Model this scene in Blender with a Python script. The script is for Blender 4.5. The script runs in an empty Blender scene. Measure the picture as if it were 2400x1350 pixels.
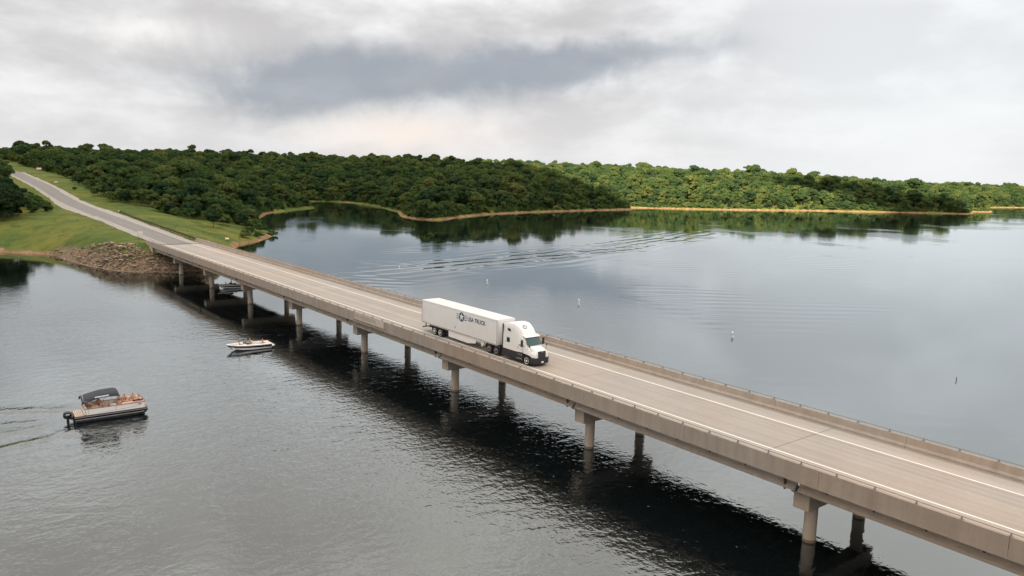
import bpy, bmesh, math, random
import numpy as np
from mathutils import Vector, Matrix, Euler
R_ = math.radians
random.seed(7); np.random.seed(7)
SC = bpy.context.scene
COL = SC.collection

# ------------------------------------------------------------------ camera
YAW, PITCH, ROLL = 0.9050255, -0.1478242, 0.0279102
CAM = Vector((189.101, -48.309, 26.362))
def cam_axes():
    f = Vector((-math.sin(YAW)*math.cos(PITCH), math.cos(YAW)*math.cos(PITCH), math.sin(PITCH)))
    r = Vector((math.cos(YAW), math.sin(YAW), 0)); u = r.cross(f)
    return r*math.cos(ROLL)+u*math.sin(ROLL), -r*math.sin(ROLL)+u*math.cos(ROLL), f
_r, _u, _f = cam_axes()
cd = bpy.data.cameras.new('camera'); cam = bpy.data.objects.new('camera', cd); COL.objects.link(cam)
cd.sensor_width = 36; cd.lens = 1817.285/2400*36; cd.clip_start = .5; cd.clip_end = 40000
M = Matrix.Identity(4)
for i in range(3):
    M[i][0] = _r[i]; M[i][1] = _u[i]; M[i][2] = -_f[i]; M[i][3] = CAM[i]
cam.matrix_world = M
SC.camera = cam
SC.render.resolution_x, SC.render.resolution_y = 1024, 576
SC.view_settings.view_transform = 'Standard'; SC.view_settings.look = 'None'
SC.view_settings.exposure = 1.2; SC.view_settings.gamma = 1
SC.view_settings.use_curve_mapping = False
try:
    SC.cycles.use_denoising = True
    SC.cycles.max_bounces = 6; SC.cycles.diffuse_bounces = 3; SC.cycles.glossy_bounces = 3
    SC.cycles.transmission_bounces = 3; SC.cycles.transparent_max_bounces = 4
    SC.cycles.caustics_reflective = False; SC.cycles.caustics_refractive = False
except Exception: pass

# ------------------------------------------------------------------ node helper
class NB:
    def __init__(s, tree): s.t = tree; s.t.nodes.clear()
    def n(s, typ, **kw):
        nd = s.t.nodes.new(typ)
        for k, v in kw.items(): setattr(nd, k, v)
        return nd
    def put(s, sock, v):
        if hasattr(v, 'is_output') or isinstance(v, bpy.types.NodeSocket): s.t.links.new(v, sock)
        elif v is not None: sock.default_value = v
    def m(s, op, a, b=None, c=None, clamp=False):
        nd = s.n('ShaderNodeMath', operation=op, use_clamp=clamp)
        s.put(nd.inputs[0], a)
        if b is not None: s.put(nd.inputs[1], b)
        if c is not None: s.put(nd.inputs[2], c)
        return nd.outputs[0]
    def v(s, op, a, b=None, out=0):
        nd = s.n('ShaderNodeVectorMath', operation=op)
        s.put(nd.inputs[0], a)
        if b is not None: s.put(nd.inputs[1], b)
        return nd.outputs['Value'] if op in ('DOT_PRODUCT', 'LENGTH', 'DISTANCE') else nd.outputs[0]
    def xyz(s, a):
        nd = s.n('ShaderNodeSeparateXYZ'); s.put(nd.inputs[0], a); return nd.outputs
    def comb(s, x, y, z):
        nd = s.n('ShaderNodeCombineXYZ')
        for i, q in enumerate((x, y, z)): s.put(nd.inputs[i], q)
        return nd.outputs[0]
    def noise(s, vec, scale, detail=4, rough=.55, dist=0):
        nd = s.n('ShaderNodeTexNoise'); s.put(nd.inputs['Vector'], vec)
        nd.inputs['Scale'].default_value = scale; nd.inputs['Detail'].default_value = detail
        nd.inputs['Roughness'].default_value = rough; nd.inputs['Distortion'].default_value = dist
        return nd.outputs[0]
    def mix(s, f, a, b):
        nd = s.n('ShaderNodeMix', data_type='RGBA'); s.put(nd.inputs[0], f); s.put(nd.inputs[6], a); s.put(nd.inputs[7], b)
        return nd.outputs[2]
    def rng(s, x, a, b, c=0., d=1., typ='SMOOTHSTEP'):
        nd = s.n('ShaderNodeMapRange', interpolation_type=typ); s.put(nd.inputs[0], x)
        for i, q in enumerate((a, b, c, d)): nd.inputs[i+1].default_value = q
        return nd.outputs[0]
    def gauss(s, a, e, a0, e0, sa, se, amp=1.):
        x = s.m('DIVIDE', s.m('SUBTRACT', a, a0), sa); y = s.m('DIVIDE', s.m('SUBTRACT', e, e0), se)
        q = s.m('ADD', s.m('MULTIPLY', x, x), s.m('MULTIPLY', y, y))
        return s.m('MULTIPLY', s.m('EXPONENT', s.m('MULTIPLY', q, -1.)), amp)
def c4(c): return (c[0], c[1], c[2], 1)

# ------------------------------------------------------------------ sun + sky
SUN_EL = R_(30); SUN_DIR = Vector((.60*math.cos(SUN_EL), -.80*math.cos(SUN_EL), math.sin(SUN_EL))).normalized()
sl = bpy.data.lights.new('sun', 'SUN'); so = bpy.data.objects.new('sun', sl); COL.objects.link(so)
sl.energy = 5.0; sl.angle = R_(.53); sl.color = (1, .86, .60)
so.rotation_euler = (-SUN_DIR).to_track_quat('-Z', 'Y').to_euler(); so.location = (0, 0, 300)
W = bpy.data.worlds.new('World'); SC.world = W; W.use_nodes = True
nb = NB(W.node_tree)
sky = nb.n('ShaderNodeTexSky', sky_type='NISHITA'); sky.sun_disc = False
sky.sun_elevation = SUN_EL; sky.sun_rotation = math.atan2(SUN_DIR.x, SUN_DIR.y)
bg1 = nb.n('ShaderNodeBackground'); nb.put(bg1.inputs[0], sky.outputs[0]); bg1.inputs[1].default_value = .05
tc = nb.n('ShaderNodeTexCoord'); D = nb.v('NORMALIZE', tc.outputs['Generated'])
zz = nb.xyz(D)[2]
F2 = (-math.sin(YAW), math.cos(YAW), 0); R2 = (math.cos(YAW), math.sin(YAW), 0)
zc = nb.m('ADD', nb.m('MAXIMUM', zz, 0.0), .09)
plan = nb.v('DIVIDE', D, nb.comb(zc, zc, zc))              # cloud layer seen in perspective
plan = nb.v('MULTIPLY', plan, (1, 1, 0))
DS = nb.v('MULTIPLY', D, (1, 1, 2.3))
n1 = nb.m('ADD', nb.m('MULTIPLY', nb.noise(plan, .62, 5, .5, .3), .18), nb.m('MULTIPLY', nb.noise(DS, 4.2, 7, .55, .15), .82)); n2 = nb.noise(DS, 11, 6, .55, .2)
nw = nb.noise(D, 9, 5, .6, .5); nw2 = nb.noise(nb.v('ADD', D, (3.1, 1.7, .4)), 11, 5, .6, .4)
az = nb.m('MULTIPLY', nb.m('ARCTAN2', nb.v('DOT_PRODUCT', D, R2), nb.v('DOT_PRODUCT', D, F2)), 57.2958)
el = nb.m('MULTIPLY', nb.m('ARCSINE', zz), 57.2958)
azw = nb.m('ADD', az, nb.m('MULTIPLY', nb.m('SUBTRACT', nw, .5), 9.))
elw = nb.m('ADD', el, nb.m('MULTIPLY', nb.m('SUBTRACT', nw2, .5), 3.0))
dark = nb.gauss(azw, elw, -11., 6.1, 8.5, 2.0, 1.0)
dark = nb.m('ADD', dark, nb.gauss(azw, elw, 1.5, 7.4, 6.5, 1.5, .85))
dark = nb.m('ADD', dark, nb.gauss(azw, elw, -17, 4.2, 4.5, 1.7, .45))
dark = nb.m('ADD', dark, nb.gauss(azw, elw, 9.5, 8.6, 7, 1.1, .45))
dark = nb.m('ADD', dark, nb.gauss(azw, elw, -27, 5.5, 6, 1.3, .2))
veil = nb.rng(n1, .40, .60, 0, 1)
veil2 = nb.rng(n2, .3, .7, 0, 1)
base = nb.mix(veil, c4((.50, .48, .475)), c4((.84, .83, .825)))
base = nb.mix(nb.m('MULTIPLY', veil2, .30), base, c4((.50, .475, .47)))
low = nb.m('EXPONENT', nb.m('MULTIPLY', nb.m('MAXIMUM', el, 0.), -.22))          # paler towards the horizon
base = nb.mix(nb.m('MULTIPLY', low, .75), base, c4((.66, .66, .69)))
rightw = nb.m('MULTIPLY', nb.rng(az, 2, 24, 0, 1), nb.rng(az, 60, 100, 1, 0))
base = nb.mix(nb.m('MULTIPLY', rightw, .6), base, c4((.76, .78, .80)))
base = nb.mix(nb.gauss(azw, elw, -25, 8.3, 4, 1.1, .8), base, c4((.86, .84, .81)))
base = nb.mix(nb.gauss(azw, elw, -8.5, 2.7, 6, 1.4, 1.0), base, c4((.80, .71, .655)))
base = nb.mix(nb.m('MULTIPLY', nb.rng(dark, .0, .78, 0, .95), nb.rng(n2, .2, .75, .85, 1)), base, c4((.275, .30, .34)))
bg2 = nb.n('ShaderNodeBackground'); nb.put(bg2.inputs[0], base)
base = nb.mix(nb.rng(zz, .2, .45), base, nb.v('MULTIPLY', base, (1.06, 1.0, .92)))
nb.put(bg2.inputs[0], base)
nb.put(bg2.inputs[1], nb.rng(zz, .19, .75, .54, 1.3, 'LINEAR'))          # overcast: brighter towards the zenith
mx = nb.n('ShaderNodeMixShader'); mx.inputs[0].default_value = .94
nb.put(mx.inputs[1], bg1.outputs[0]); nb.put(mx.inputs[2], bg2.outputs[0])
ow = nb.n('ShaderNodeOutputWorld'); nb.put(ow.inputs[0], mx.outputs[0])
# ------------------------------------------------------------------ object helpers
def tag(o, label=None, cat=None, group=None, kind=None):
    if label: o['label'] = label
    if cat: o['category'] = cat
    if group: o['group'] = group
    if kind: o['kind'] = kind
    return o
def empty(name, loc=(0,0,0), rz=0, scale=1.0):
    o = bpy.data.objects.new(name, None); COL.objects.link(o)
    o.location = loc; o.rotation_euler = (0, 0, rz); o.scale = (scale,)*3; o.empty_display_size = .3
    return o
def add(name, me, parent=None, loc=None, rz=None):
    o = bpy.data.objects.new(name, me); COL.objects.link(o)
    if parent is not None: o.parent = parent
    if loc is not None: o.location = loc
    if rz is not None: o.rotation_euler = (0, 0, rz)
    return o
class MB:
    def __init__(s): s.v = []; s.f = []; s.mi = []
    def _add(s, vs, fs, mi=0):
        b = len(s.v); s.v += [tuple(q) for q in vs]; s.f += [tuple(b+i for i in f) for f in fs]; s.mi += [mi]*len(fs); return s
    def box(s, x0, x1, y0, y1, z0, z1, mi=0):
        vs = [(x, y, z) for z in (z0, z1) for y in (y0, y1) for x in (x0, x1)]
        return s._add(vs, [(0,2,3,1),(4,5,7,6),(0,1,5,4),(2,6,7,3),(0,4,6,2),(1,3,7,5)], mi)
    def loft(s, secs, closed=True, caps=True, mi=0):
        n = len(secs[0]); vs = [q for sec in secs for q in sec]; fs = []
        for i in range(len(secs)-1):
            for j in range(n if closed else n-1):
                k = (j+1) % n; fs.append((i*n+j, i*n+k, (i+1)*n+k, (i+1)*n+j))
        if caps: fs.append(tuple(range(n))[::-1]); fs.append(tuple((len(secs)-1)*n+j for j in range(n)))
        return s._add(vs, fs, mi)
    def tube(s, pts, r, n=8, mi=0, caps=True):
        pts = [Vector(q) for q in pts]; rs = r if isinstance(r, (list, tuple)) else [r]*len(pts); secs = []
        for i, q in enumerate(pts):
            d = (pts[min(i+1, len(pts)-1)] - pts[max(i-1, 0)]).normalized()
            a = d.cross(Vector((0,0,1)) if abs(d.z) < .95 else Vector((1,0,0))).normalized(); b = d.cross(a)
            secs.append([tuple(q + (a*math.cos(t)+b*math.sin(t))*rs[i]) for t in [2*math.pi*k/n for k in range(n)]])
        return s.loft(secs, True, caps, mi)
    def prism(s, poly, y0, y1, mi=0):               # polygon in x,z extruded along y
        return s.loft([[(x, y0, z) for x, z in poly], [(x, y1, z) for x, z in poly]], True, True, mi)
    def prismx(s, poly, x0, x1, mi=0):              # polygon in y,z extruded along x
        return s.loft([[(x0, y, z) for y, z in poly], [(x1, y, z) for y, z in poly]], True, True, mi)
    def prismz(s, poly, z0, z1, mi=0):
        return s.loft([[(x, y, z0) for x, y in poly], [(x, y, z1) for x, y in poly]], True, True, mi)
    def ell(s, c, rx, ry, rz, seg=12, rings=7, mi=0):
        secs = []
        for i in range(1, rings):
            t = math.pi*i/rings
            secs.append([(c[0]+rx*math.sin(t)*math.cos(a), c[1]+ry*math.sin(t)*math.sin(a), c[2]-rz*math.cos(t)) for a in [2*math.pi*k/seg for k in range(seg)]])
        return s.loft(secs, True, True, mi)
    def lathe_y(s, prof, n=20, c=(0,0,0), mi=0):    # prof: (r, y)
        secs = [[(c[0]+r*math.cos(a), c[1]+y, c[2]+r*math.sin(a)) for a in [2*math.pi*k/n for k in range(n)]] for r, y in prof]
        return s.loft(secs, True, True, mi)
    def lathe_z(s, prof, n=16, c=(0,0,0), mi=0):
        secs = [[(c[0]+r*math.cos(a), c[1]+r*math.sin(a), c[2]+z) for a in [2*math.pi*k/n for k in range(n)]] for r, z in prof]
        return s.loft(secs, True, True, mi)
    def mesh(s, name, mats, smooth=True, bevel=0, ang=38):
        me = bpy.data.meshes.new(name); me.from_pydata(s.v, [], s.f)
        mats = mats if isinstance(mats, (list, tuple)) else [mats]
        for m_ in mats: me.materials.append(m_)
        if len(mats) > 1: me.polygons.foreach_set('material_index', s.mi)
        bm = bmesh.new(); bm.from_mesh(me)
        bmesh.ops.recalc_face_normals(bm, faces=bm.faces)
        if bevel: bmesh.ops.bevel(bm, geom=[e for e in bm.edges if len(e.link_faces) == 2 and e.calc_face_angle(0) > .5], offset=bevel, segments=2, affect='EDGES', profile=.6, clamp_overlap=True)
        bm.to_mesh(me); bm.free()
        if smooth:
            me.polygons.foreach_set('use_smooth', [True]*len(me.polygons)); me.set_sharp_from_angle(angle=R_(ang))
        return me
    def build(s, name, mats, parent=None, loc=None, rz=None, **kw):
        return add(name, s.mesh(name, mats, **kw), parent, loc, rz)

# ------------------------------------------------------------------ materials
MATS = {}
def mat(name, col, rough=.5, metal=0., var=.12, scale=1.5, bump=0., bscale=20, stretch=(1,1,1), coat=0., spec=.5):
    if name in MATS: return MATS[name]
    m = bpy.data.materials.new(name); m.use_nodes = True; MATS[name] = m
    n = NB(m.node_tree); b = n.n('ShaderNodeBsdfPrincipled'); o = n.n('ShaderNodeOutputMaterial'); n.put(o.inputs[0], b.outputs[0])
    tcn = n.n('ShaderNodeTexCoord'); co = n.v('MULTIPLY', tcn.outputs['Object'], stretch)
    nz = n.noise(co, scale, 5, .6); nz2 = n.noise(co, scale*7.3, 3, .6)
    f = n.m('ADD', n.m('MULTIPLY', n.m('SUBTRACT', nz, .5), 2*var*1.4), n.m('MULTIPLY', n.m('SUBTRACT', nz2, .5), var))
    k = n.m('ADD', f, 1.0)
    col_ = n.v('MULTIPLY', c4(col)[:3], n.comb(k, k, k))
    n.put(b.inputs['Base Color'], col_); b.inputs['Roughness'].default_value = rough; b.inputs['Metallic'].default_value = metal
    b.inputs['Specular IOR Level'].default_value = spec
    if coat: b.inputs['Coat Weight'].default_value = coat; b.inputs['Coat Roughness'].default_value = .05
    if bump:
        bn = n.n('ShaderNodeBump'); bn.inputs['Strength'].default_value = 1; bn.inputs['Distance'].default_value = bump
        n.put(bn.inputs['Height'], n.noise(co, bscale, 4, .6)); n.put(b.inputs['Normal'], bn.outputs[0])
    return m
def concrete(name, col, streak=.2, blot=.18, along=False):
    m = bpy.data.materials.new(name); m.use_nodes = True; MATS[name] = m
    n = NB(m.node_tree); b = n.n('ShaderNodeBsdfPrincipled'); o = n.n('ShaderNodeOutputMaterial'); n.put(o.inputs[0], b.outputs[0])
    P = n.n('ShaderNodeNewGeometry').outputs['Position']
    blo = n.noise(P, .18, 6, .62); fine = n.noise(P, 3.0, 4, .6)
    if along: st = n.noise(n.v('MULTIPLY', P, (.018, 1.15, 1)), 1.0, 5, .6, .2)        # wheel tracks along the road
    else: st = n.noise(n.v('MULTIPLY', P, (1.1, 1.1, .12)), 1.0, 5, .65, .2)           # rain streaks down the face
    k = n.m('ADD', 1.0, n.m('MULTIPLY', n.m('SUBTRACT', blo, .5), 2*blot))
    k = n.m('ADD', k, n.m('MULTIPLY', n.m('SUBTRACT', st, .5), 2*streak))
    k = n.m('ADD', k, n.m('MULTIPLY', n.m('SUBTRACT', fine, .5), .16))
    c = n.v('MULTIPLY', col, n.comb(k, k, k))
    warm = n.mix(n.rng(n.noise(P, .07, 3, .5), .4, .65), c4((1, 1, 1)), c4((1.05, .98, .92)))
    n.put(b.inputs['Base Color'], n.v('MULTIPLY', c, warm)); b.inputs['Roughness'].default_value = .85
    b.inputs['Specular IOR Level'].default_value = .25
    bn = n.n('ShaderNodeBump'); bn.inputs['Distance'].default_value = .01; n.put(bn.inputs['Height'], n.noise(P, 14, 4, .6)); n.put(b.inputs['Normal'], bn.outputs[0])
    return m
# ------------------------------------------------------------------ terrain functions
SHORE = [(-71.4,-27.9),(-62,-19),(-56.8,-16.2),(-45,-14.5),(-33.6,-12.7),(-25,-10.6),(-18,-7.9),(-12.3,-3.4),(-9,3),
         (-10,12),(-22,20),(-45,27),(-66,37),(-78,47),(-93.4,59),(-105.4,65),(-122,66),(-147,74),(-190,88),(-237,112),
         (-262,135),(-291,163),(-318,163),(-345,172),(-374,196),(-380,210),(-360,222),(-327,218),(-280,207),(-237,194),
         (-205,178),(-189,171),(-172,168),(-163,174),(-168,186),(-174,193),(-188,214),(-202,237),(-214,275),(-223,312),
         (-231,360),(-238,406),(-252,418),(-262,428),(-250,445),(-236,470),(-220,500),(-206,545),(-194,588),(-172,630),
         (-155,664),(-134,700),(-117,724),(-124,752),(-148,790),(-134,822),(-150,860),(-210,930),(-206,990),(-191,1073),
         (-170,1200),(-120,1450),(0,1900),(400,2600),(900,3400),(900,6000),(-6000,6000),(-6000,-2500),(-900,-2500),
         (-420,-900),(-260,-420),(-190,-230),(-140,-130),(-112,-75),(-88,-42)]
_S = np.array(SHORE, float)

def _vnoise(x, y, seed):
    xi = np.floor(x).astype(np.int64); yi = np.floor(y).astype(np.int64)
    fx = x - xi; fy = y - yi
    fx = fx*fx*(3-2*fx); fy = fy*fy*(3-2*fy)
    def h(a, b):
        n = (a*374761393 + b*668265263 + seed*974711) & 0xffffffff
        n = ((n ^ (n >> 13))*1274126177) & 0xffffffff
        return ((n ^ (n >> 16)) & 0xffff)/32767.5 - 1.0
    return (h(xi, yi)*(1-fx) + h(xi+1, yi)*fx)*(1-fy) + (h(xi, yi+1)*(1-fx) + h(xi+1, yi+1)*fx)*fy

def fbm(x, y, scale, seed=1, octv=4):
    s = 0; a = 1.0; t = 0
    for o in range(octv):
        s = s + a*_vnoise(x/scale*2**o + 17.3*o, y/scale*2**o - 9.1*o, seed+o); t += a; a *= .5
    return s/t

def shore_distance(x, y):
    x = np.asarray(x, float).ravel(); y = np.asarray(y, float).ravel()
    best = np.full(x.shape, 1e18); inside = np.zeros(x.shape, bool)
    n = len(_S)
    for i in range(n):
        ax, ay = _S[i]; bx, by = _S[(i+1) % n]
        dx, dy = bx-ax, by-ay
        t = np.clip(((x-ax)*dx + (y-ay)*dy)/(dx*dx+dy*dy), 0, 1)
        best = np.minimum(best, (x-ax-t*dx)**2 + (y-ay-t*dy)**2)
        if ay != by:
            c = ((ay > y) != (by > y)) & (x < (bx-ax)*(y-ay)/(by-ay) + ax)
            inside ^= c
    d = np.sqrt(best)
    return np.where(inside, d, -d)

_RX = np.array([-4000,-900,-650,-520,-450,-372,-336,-264,-201,-173,-102,-47,-30,60.])
_RZ = np.array([19,19,19.5,19.8,19.4,17.9,16.4,13.7,10.2,8.8,7.4,6.4,5.95,5.84])
def road_z(x): 
    x = np.asarray(x, float)
    return (np.interp(x-14, _RX, _RZ) + 2*np.interp(x, _RX, _RZ) + np.interp(x+14, _RX, _RZ))/4
def smooth(a, b, x):
    t = np.clip((x-a)/(b-a), 0, 1); return t*t*(3-2*t)

def terrain_h(x, y):
    x = np.asarray(x, float); y = np.asarray(y, float); shp = x.shape
    x = x.ravel(); y = y.ravel()
    d = shore_distance(x, y) + 1.6*fbm(x, y, 9, 5, 3) + 0.0
    amp = 24.0 - 12.7*smooth(760, 1010, y)
    big = fbm(x, y, 190, 11, 3)
    dl = np.maximum(d, 0)
    land = .75*(1-np.exp(-dl/1.1)) + amp*(1-np.exp(-dl/125))*(1+.12*big) + .35*fbm(x, y, 14, 31, 3)*np.minimum(dl/8, 1)
    wat = np.maximum(-4, d*.3)
    h = np.where(d > 0, land, wat)
    ay = np.abs(y-6.5)
    w = 1-smooth(8.5, 30, ay)
    w = w*smooth(-11.5, -27, x)
    w = np.where(d > 0, w*smooth(-1, 6, d), 0)
    rz = road_z(x) - .12
    h = h*(1-w) + np.where(d > 0, rz, h)*w
    return h.reshape(shp)
# ------------------------------------------------------------------ water
def water_material():
    m = bpy.data.materials.new('lake_water'); m.use_nodes = True
    n = NB(m.node_tree); o = n.n('ShaderNodeOutputMaterial')
    P = n.n('ShaderNodeNewGeometry').outputs['Position']
    x, y, z = n.xyz(P)
    # wind ripples, patchy
    patch = n.rng(n.noise(P, .013, 4, .55, .3), .40, .62, .22, 1.1)
    gust = n.rng(n.noise(n.v('MULTIPLY', P, (.02, .05, 1)), 1.0, 3, .5), .4, .7, .6, 1.25)
    rr = n.v('DISTANCE', P, (150, -60, 0))
    a = n.m('MULTIPLY', n.m('MULTIPLY', patch, gust), n.m('MULTIPLY', n.rng(rr, 40, 190, 1.15, .21), n.rng(y, 14, 30, 1, .55)))
    r1 = n.noise(n.v('MULTIPLY', P, (1.0, .62, 1)), .85, 3, .55, .6)
    r2 = n.noise(n.v('MULTIPLY', P, (.8, 1.1, 1)), 2.1, 2, .5, .4)
    r3 = n.noise(P, .16, 3, .5, .2)
    h = n.m('ADD', n.m('MULTIPLY', n.m('ADD', n.m('MULTIPLY', r1, .075), n.m('MULTIPLY', r2, .030)), a), n.m('MULTIPLY', r3, .012))
    # wake of a passed boat: long parallel crests curving away from the bridge
    yy = n.m('SUBTRACT', y, 40.)
    xc = n.m('SUBTRACT', n.m('SUBTRACT', 13., n.m('MULTIPLY', yy, .115)), n.m('MULTIPLY', n.m('MULTIPLY', yy, yy), .00085))
    v = n.m('MULTIPLY', n.m('SUBTRACT', x, xc), .93)
    v = n.m('ADD', v, n.m('MULTIPLY', n.m('SUBTRACT', n.noise(P, .035, 3), .5), 11.))
    env = n.m('EXPONENT', n.m('MULTIPLY', n.m('POWER', n.m('ABSOLUTE', n.m('DIVIDE', v, 14.)), 2.), -1.))
    lim = n.m('MULTIPLY', n.rng(y, 22, 75), n.rng(y, 170, 290, 1, 0))
    wk = n.m('MULTIPLY', n.m('MULTIPLY', n.m('SINE', n.m('MULTIPLY', v, 2*math.pi/6.2)), n.rng(n.noise(n.v('MULTIPLY', P, (.03, .012, 1)), 1.0, 2), .3, .7, .022, .07)), n.m('MULTIPLY', env, lim))
    h = n.m('ADD', h, wk)
    # gentle swell bands on the open side
    sw = n.m('MULTIPLY', n.m('SINE', n.m('ADD', n.m('MULTIPLY', n.m('ADD', n.m('MULTIPLY', x, .80), n.m('MULTIPLY', y, -.60)), 1.25), n.m('MULTIPLY', n.noise(P, .03, 2), 9.))), .012)
    swm = n.m('MULTIPLY', n.rng(n.noise(n.v('ADD', P, (40, 11, 0)), .016, 2), .5, .62), n.rng(y, 25, 45))
    h = n.m('ADD', h, n.m('MULTIPLY', sw, swm))
    # V wake behind the pontoon boat
    def arm(px, py, dx, dy, amp, w):
        L = math.hypot(dx, dy); dx /= L; dy /= L
        qx = n.m('SUBTRACT', x, px); qy = n.m('SUBTRACT', y, py)
        uu = n.m('ADD', n.m('MULTIPLY', qx, dx), n.m('MULTIPLY', qy, dy)); vv = n.m('SUBTRACT', n.m('MULTIPLY', qx, -dy), n.m('MULTIPLY', qy, -dx))
        vv = n.m('ADD', vv, n.m('MULTIPLY', n.m('SUBTRACT', n.noise(P, .6, 2), .5), .7))
        g = n.m('EXPONENT', n.m('MULTIPLY', n.m('POWER', n.m('ABSOLUTE', n.m('DIVIDE', vv, w)), 2.), -1.))
        return n.m('MULTIPLY', n.m('MULTIPLY', g, n.rng(uu, 0, 2.5)), n.m('MULTIPLY', n.rng(uu, 10, 60, 1, 0), amp))
    h = n.m('ADD', h, arm(103.9, -34.6, 2.7, -8.0, .13, .9))
    h = n.m('ADD', h, arm(104.4, -37.0, 2.4, -8.5, -.10, .6))
    h = n.m('ADD', h, arm(97.6, -34.6, -3.4, -7.0, .12, .9))
    h = n.m('ADD', h, arm(101.6, -37.2, .5, -3.0, .06, .6))
    h = n.m('ADD', h, arm(100.4, -37.4, -.8, -3.0, .06, .6))
    # turned-up water straight behind the engine
    ch = n.m('MULTIPLY', n.gauss(x, y, 101.3, -44, 2.2, 7, .08), n.noise(P, 1.4, 4, .6, .8))
    h = n.m('ADD', h, ch)
    bn = n.n('ShaderNodeBump'); bn.inputs['Strength'].default_value = 1; bn.inputs['Distance'].default_value = 1.0
    n.put(bn.inputs['Height'], h)
    fr = n.n('ShaderNodeFresnel'); fr.inputs['IOR'].default_value = 1.333; n.put(fr.inputs['Normal'], bn.outputs[0])
    gl = n.n('ShaderNodeBsdfGlossy'); gl.inputs['Roughness'].default_value = .035; gl.inputs['Color'].default_value = (.92, .98, 1, 1); n.put(gl.inputs['Normal'], bn.outputs[0])
    df = n.n('ShaderNodeBsdfDiffuse'); df.inputs['Color'].default_value = (.004, .006, .0065, 1)
    ms = n.n('ShaderNodeMixShader'); n.put(ms.inputs[0], n.m('POWER', fr.outputs[0], .55, clamp=True)); n.put(ms.inputs[1], df.outputs[0]); n.put(ms.inputs[2], gl.outputs[0]); n.put(o.inputs[0], ms.outputs[0])
    return m
wm = MB(); g = [-9000, -3000, -1200, -500, -200, 0, 200, 500, 1200, 3000, 9000]
vs = [(x, y, 0) for y in g for x in g]; k = len(g)
wm._add(vs, [(j*k+i, j*k+i+1, (j+1)*k+i+1, (j+1)*k+i) for j in range(k-1) for i in range(k-1)])
tag(wm.build('lake_water', water_material(), smooth=False), kind='structure')

# ------------------------------------------------------------------ terrain sheet
def terrain_material():
    m = bpy.data.materials.new('meadow_ground'); m.use_nodes = True
    n = NB(m.node_tree); b = n.n('ShaderNodeBsdfPrincipled'); o = n.n('ShaderNodeOutputMaterial'); n.put(o.inputs[0], b.outputs[0])
    P = n.n('ShaderNodeNewGeometry').outputs['Position']; x, y, z = n.xyz(P)
    a = n.noise(P, .035, 6, .6, .4); c = n.noise(P, .22, 5, .65, .3); d = n.noise(P, 1.3, 4, .6)
    g1 = n.mix(n.rng(a, .35, .65), c4((.068, .112, .026)), c4((.158, .162, .036)))
    g1 = n.mix(n.m('MULTIPLY', n.rng(c, .42, .68), .75), g1, c4((.048, .080, .020)))
    g1 = n.mix(n.m('MULTIPLY', n.rng(d, .5, .8), .5), g1, c4((.15, .145, .045)))
    dirt = n.mix(n.rng(c, .35, .65), c4((.22, .12, .06)), c4((.31, .20, .115)))
    dirt = n.mix(n.m('MULTIPLY', n.rng(d, .45, .7), .6), dirt, c4((.19, .115, .065)))
    zz_ = n.m('ADD', z, n.m('ADD', n.m('MULTIPLY', n.m('SUBTRACT', c, .5), -2.2), n.m('MULTIPLY', n.m('SUBTRACT', d, .5), -.5)))
    zz_ = n.m('ADD', zz_, n.m('MULTIPLY', n.rng(x, -235, -265), n.m('MULTIPLY', n.rng(y, 100, 125), n.rng(y, 205, 235, 1.3, 0))))
    zz_ = n.m('ADD', zz_, n.m('MULTIPLY', n.m('SUBTRACT', a, .5), 1.6))
    k = n.rng(zz_, .5, .95)
    col = n.mix(k, dirt, g1)
    # bare stony ground on the point beside the abutment
    bare = n.m('MULTIPLY', n.m('MULTIPLY', n.rng(x, -66, -50), n.rng(n.m('ADD', z, n.m('MULTIPLY', n.m('SUBTRACT', c, .5), 4.5)), 2.2, 3.6, 1, 0)), n.rng(y, 16, 22, 1, 0))
    rk = n.mix(n.rng(d, .35, .65), c4((.15, .11, .075)), c4((.25, .185, .13)))
    col = n.mix(bare, col, rk)
    n.put(b.inputs['Base Color'], col); b.inputs['Roughness'].default_value = .95; b.inputs['Specular IOR Level'].default_value = .1
    bn = n.n('ShaderNodeBump'); bn.inputs['Distance'].default_value = .35; n.put(bn.inputs['Height'], n.noise(P, .9, 5, .7)); n.put(b.inputs['Normal'], bn.outputs[0])
    return m
def grow(a, b, s0, f):
    out = []; x = a; s = s0; sg = 1 if b > a else -1
    while (b-x)*sg > 0: x += s*sg; s *= f; out.append(x)
    return out
xs = sorted(grow(-460, -5200, 6, 1.13)) + list(np.arange(-460, 12, 2.6))
ys = sorted(grow(-120, -2400, 5, 1.16)) + list(np.arange(-120, 300, 2.6)) + list(np.arange(300, 1100, 5.5)) + grow(1100, 5600, 8, 1.12)
GX, GY = np.meshgrid(np.array(xs), np.array(ys)); GZ = terrain_h(GX, GY)
nx, ny = len(xs), len(ys)
V = np.stack([GX.ravel(), GY.ravel(), GZ.ravel()], -1)
idx = np.arange(nx*ny).reshape(ny, nx)
Q = np.stack([idx[:-1, :-1], idx[:-1, 1:], idx[1:, 1:], idx[1:, :-1]], -1).reshape(-1, 4)
Q = Q[V[Q][:, :, 2].max(1) > -1.2]
me = bpy.data.meshes.new('meadow_ground'); me.from_pydata(V.tolist(), [], Q.tolist()); me.materials.append(terrain_material())
me.polygons.foreach_set('use_smooth', [True]*len(me.polygons))
tag(add('meadow_ground', me), kind='structure')

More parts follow.
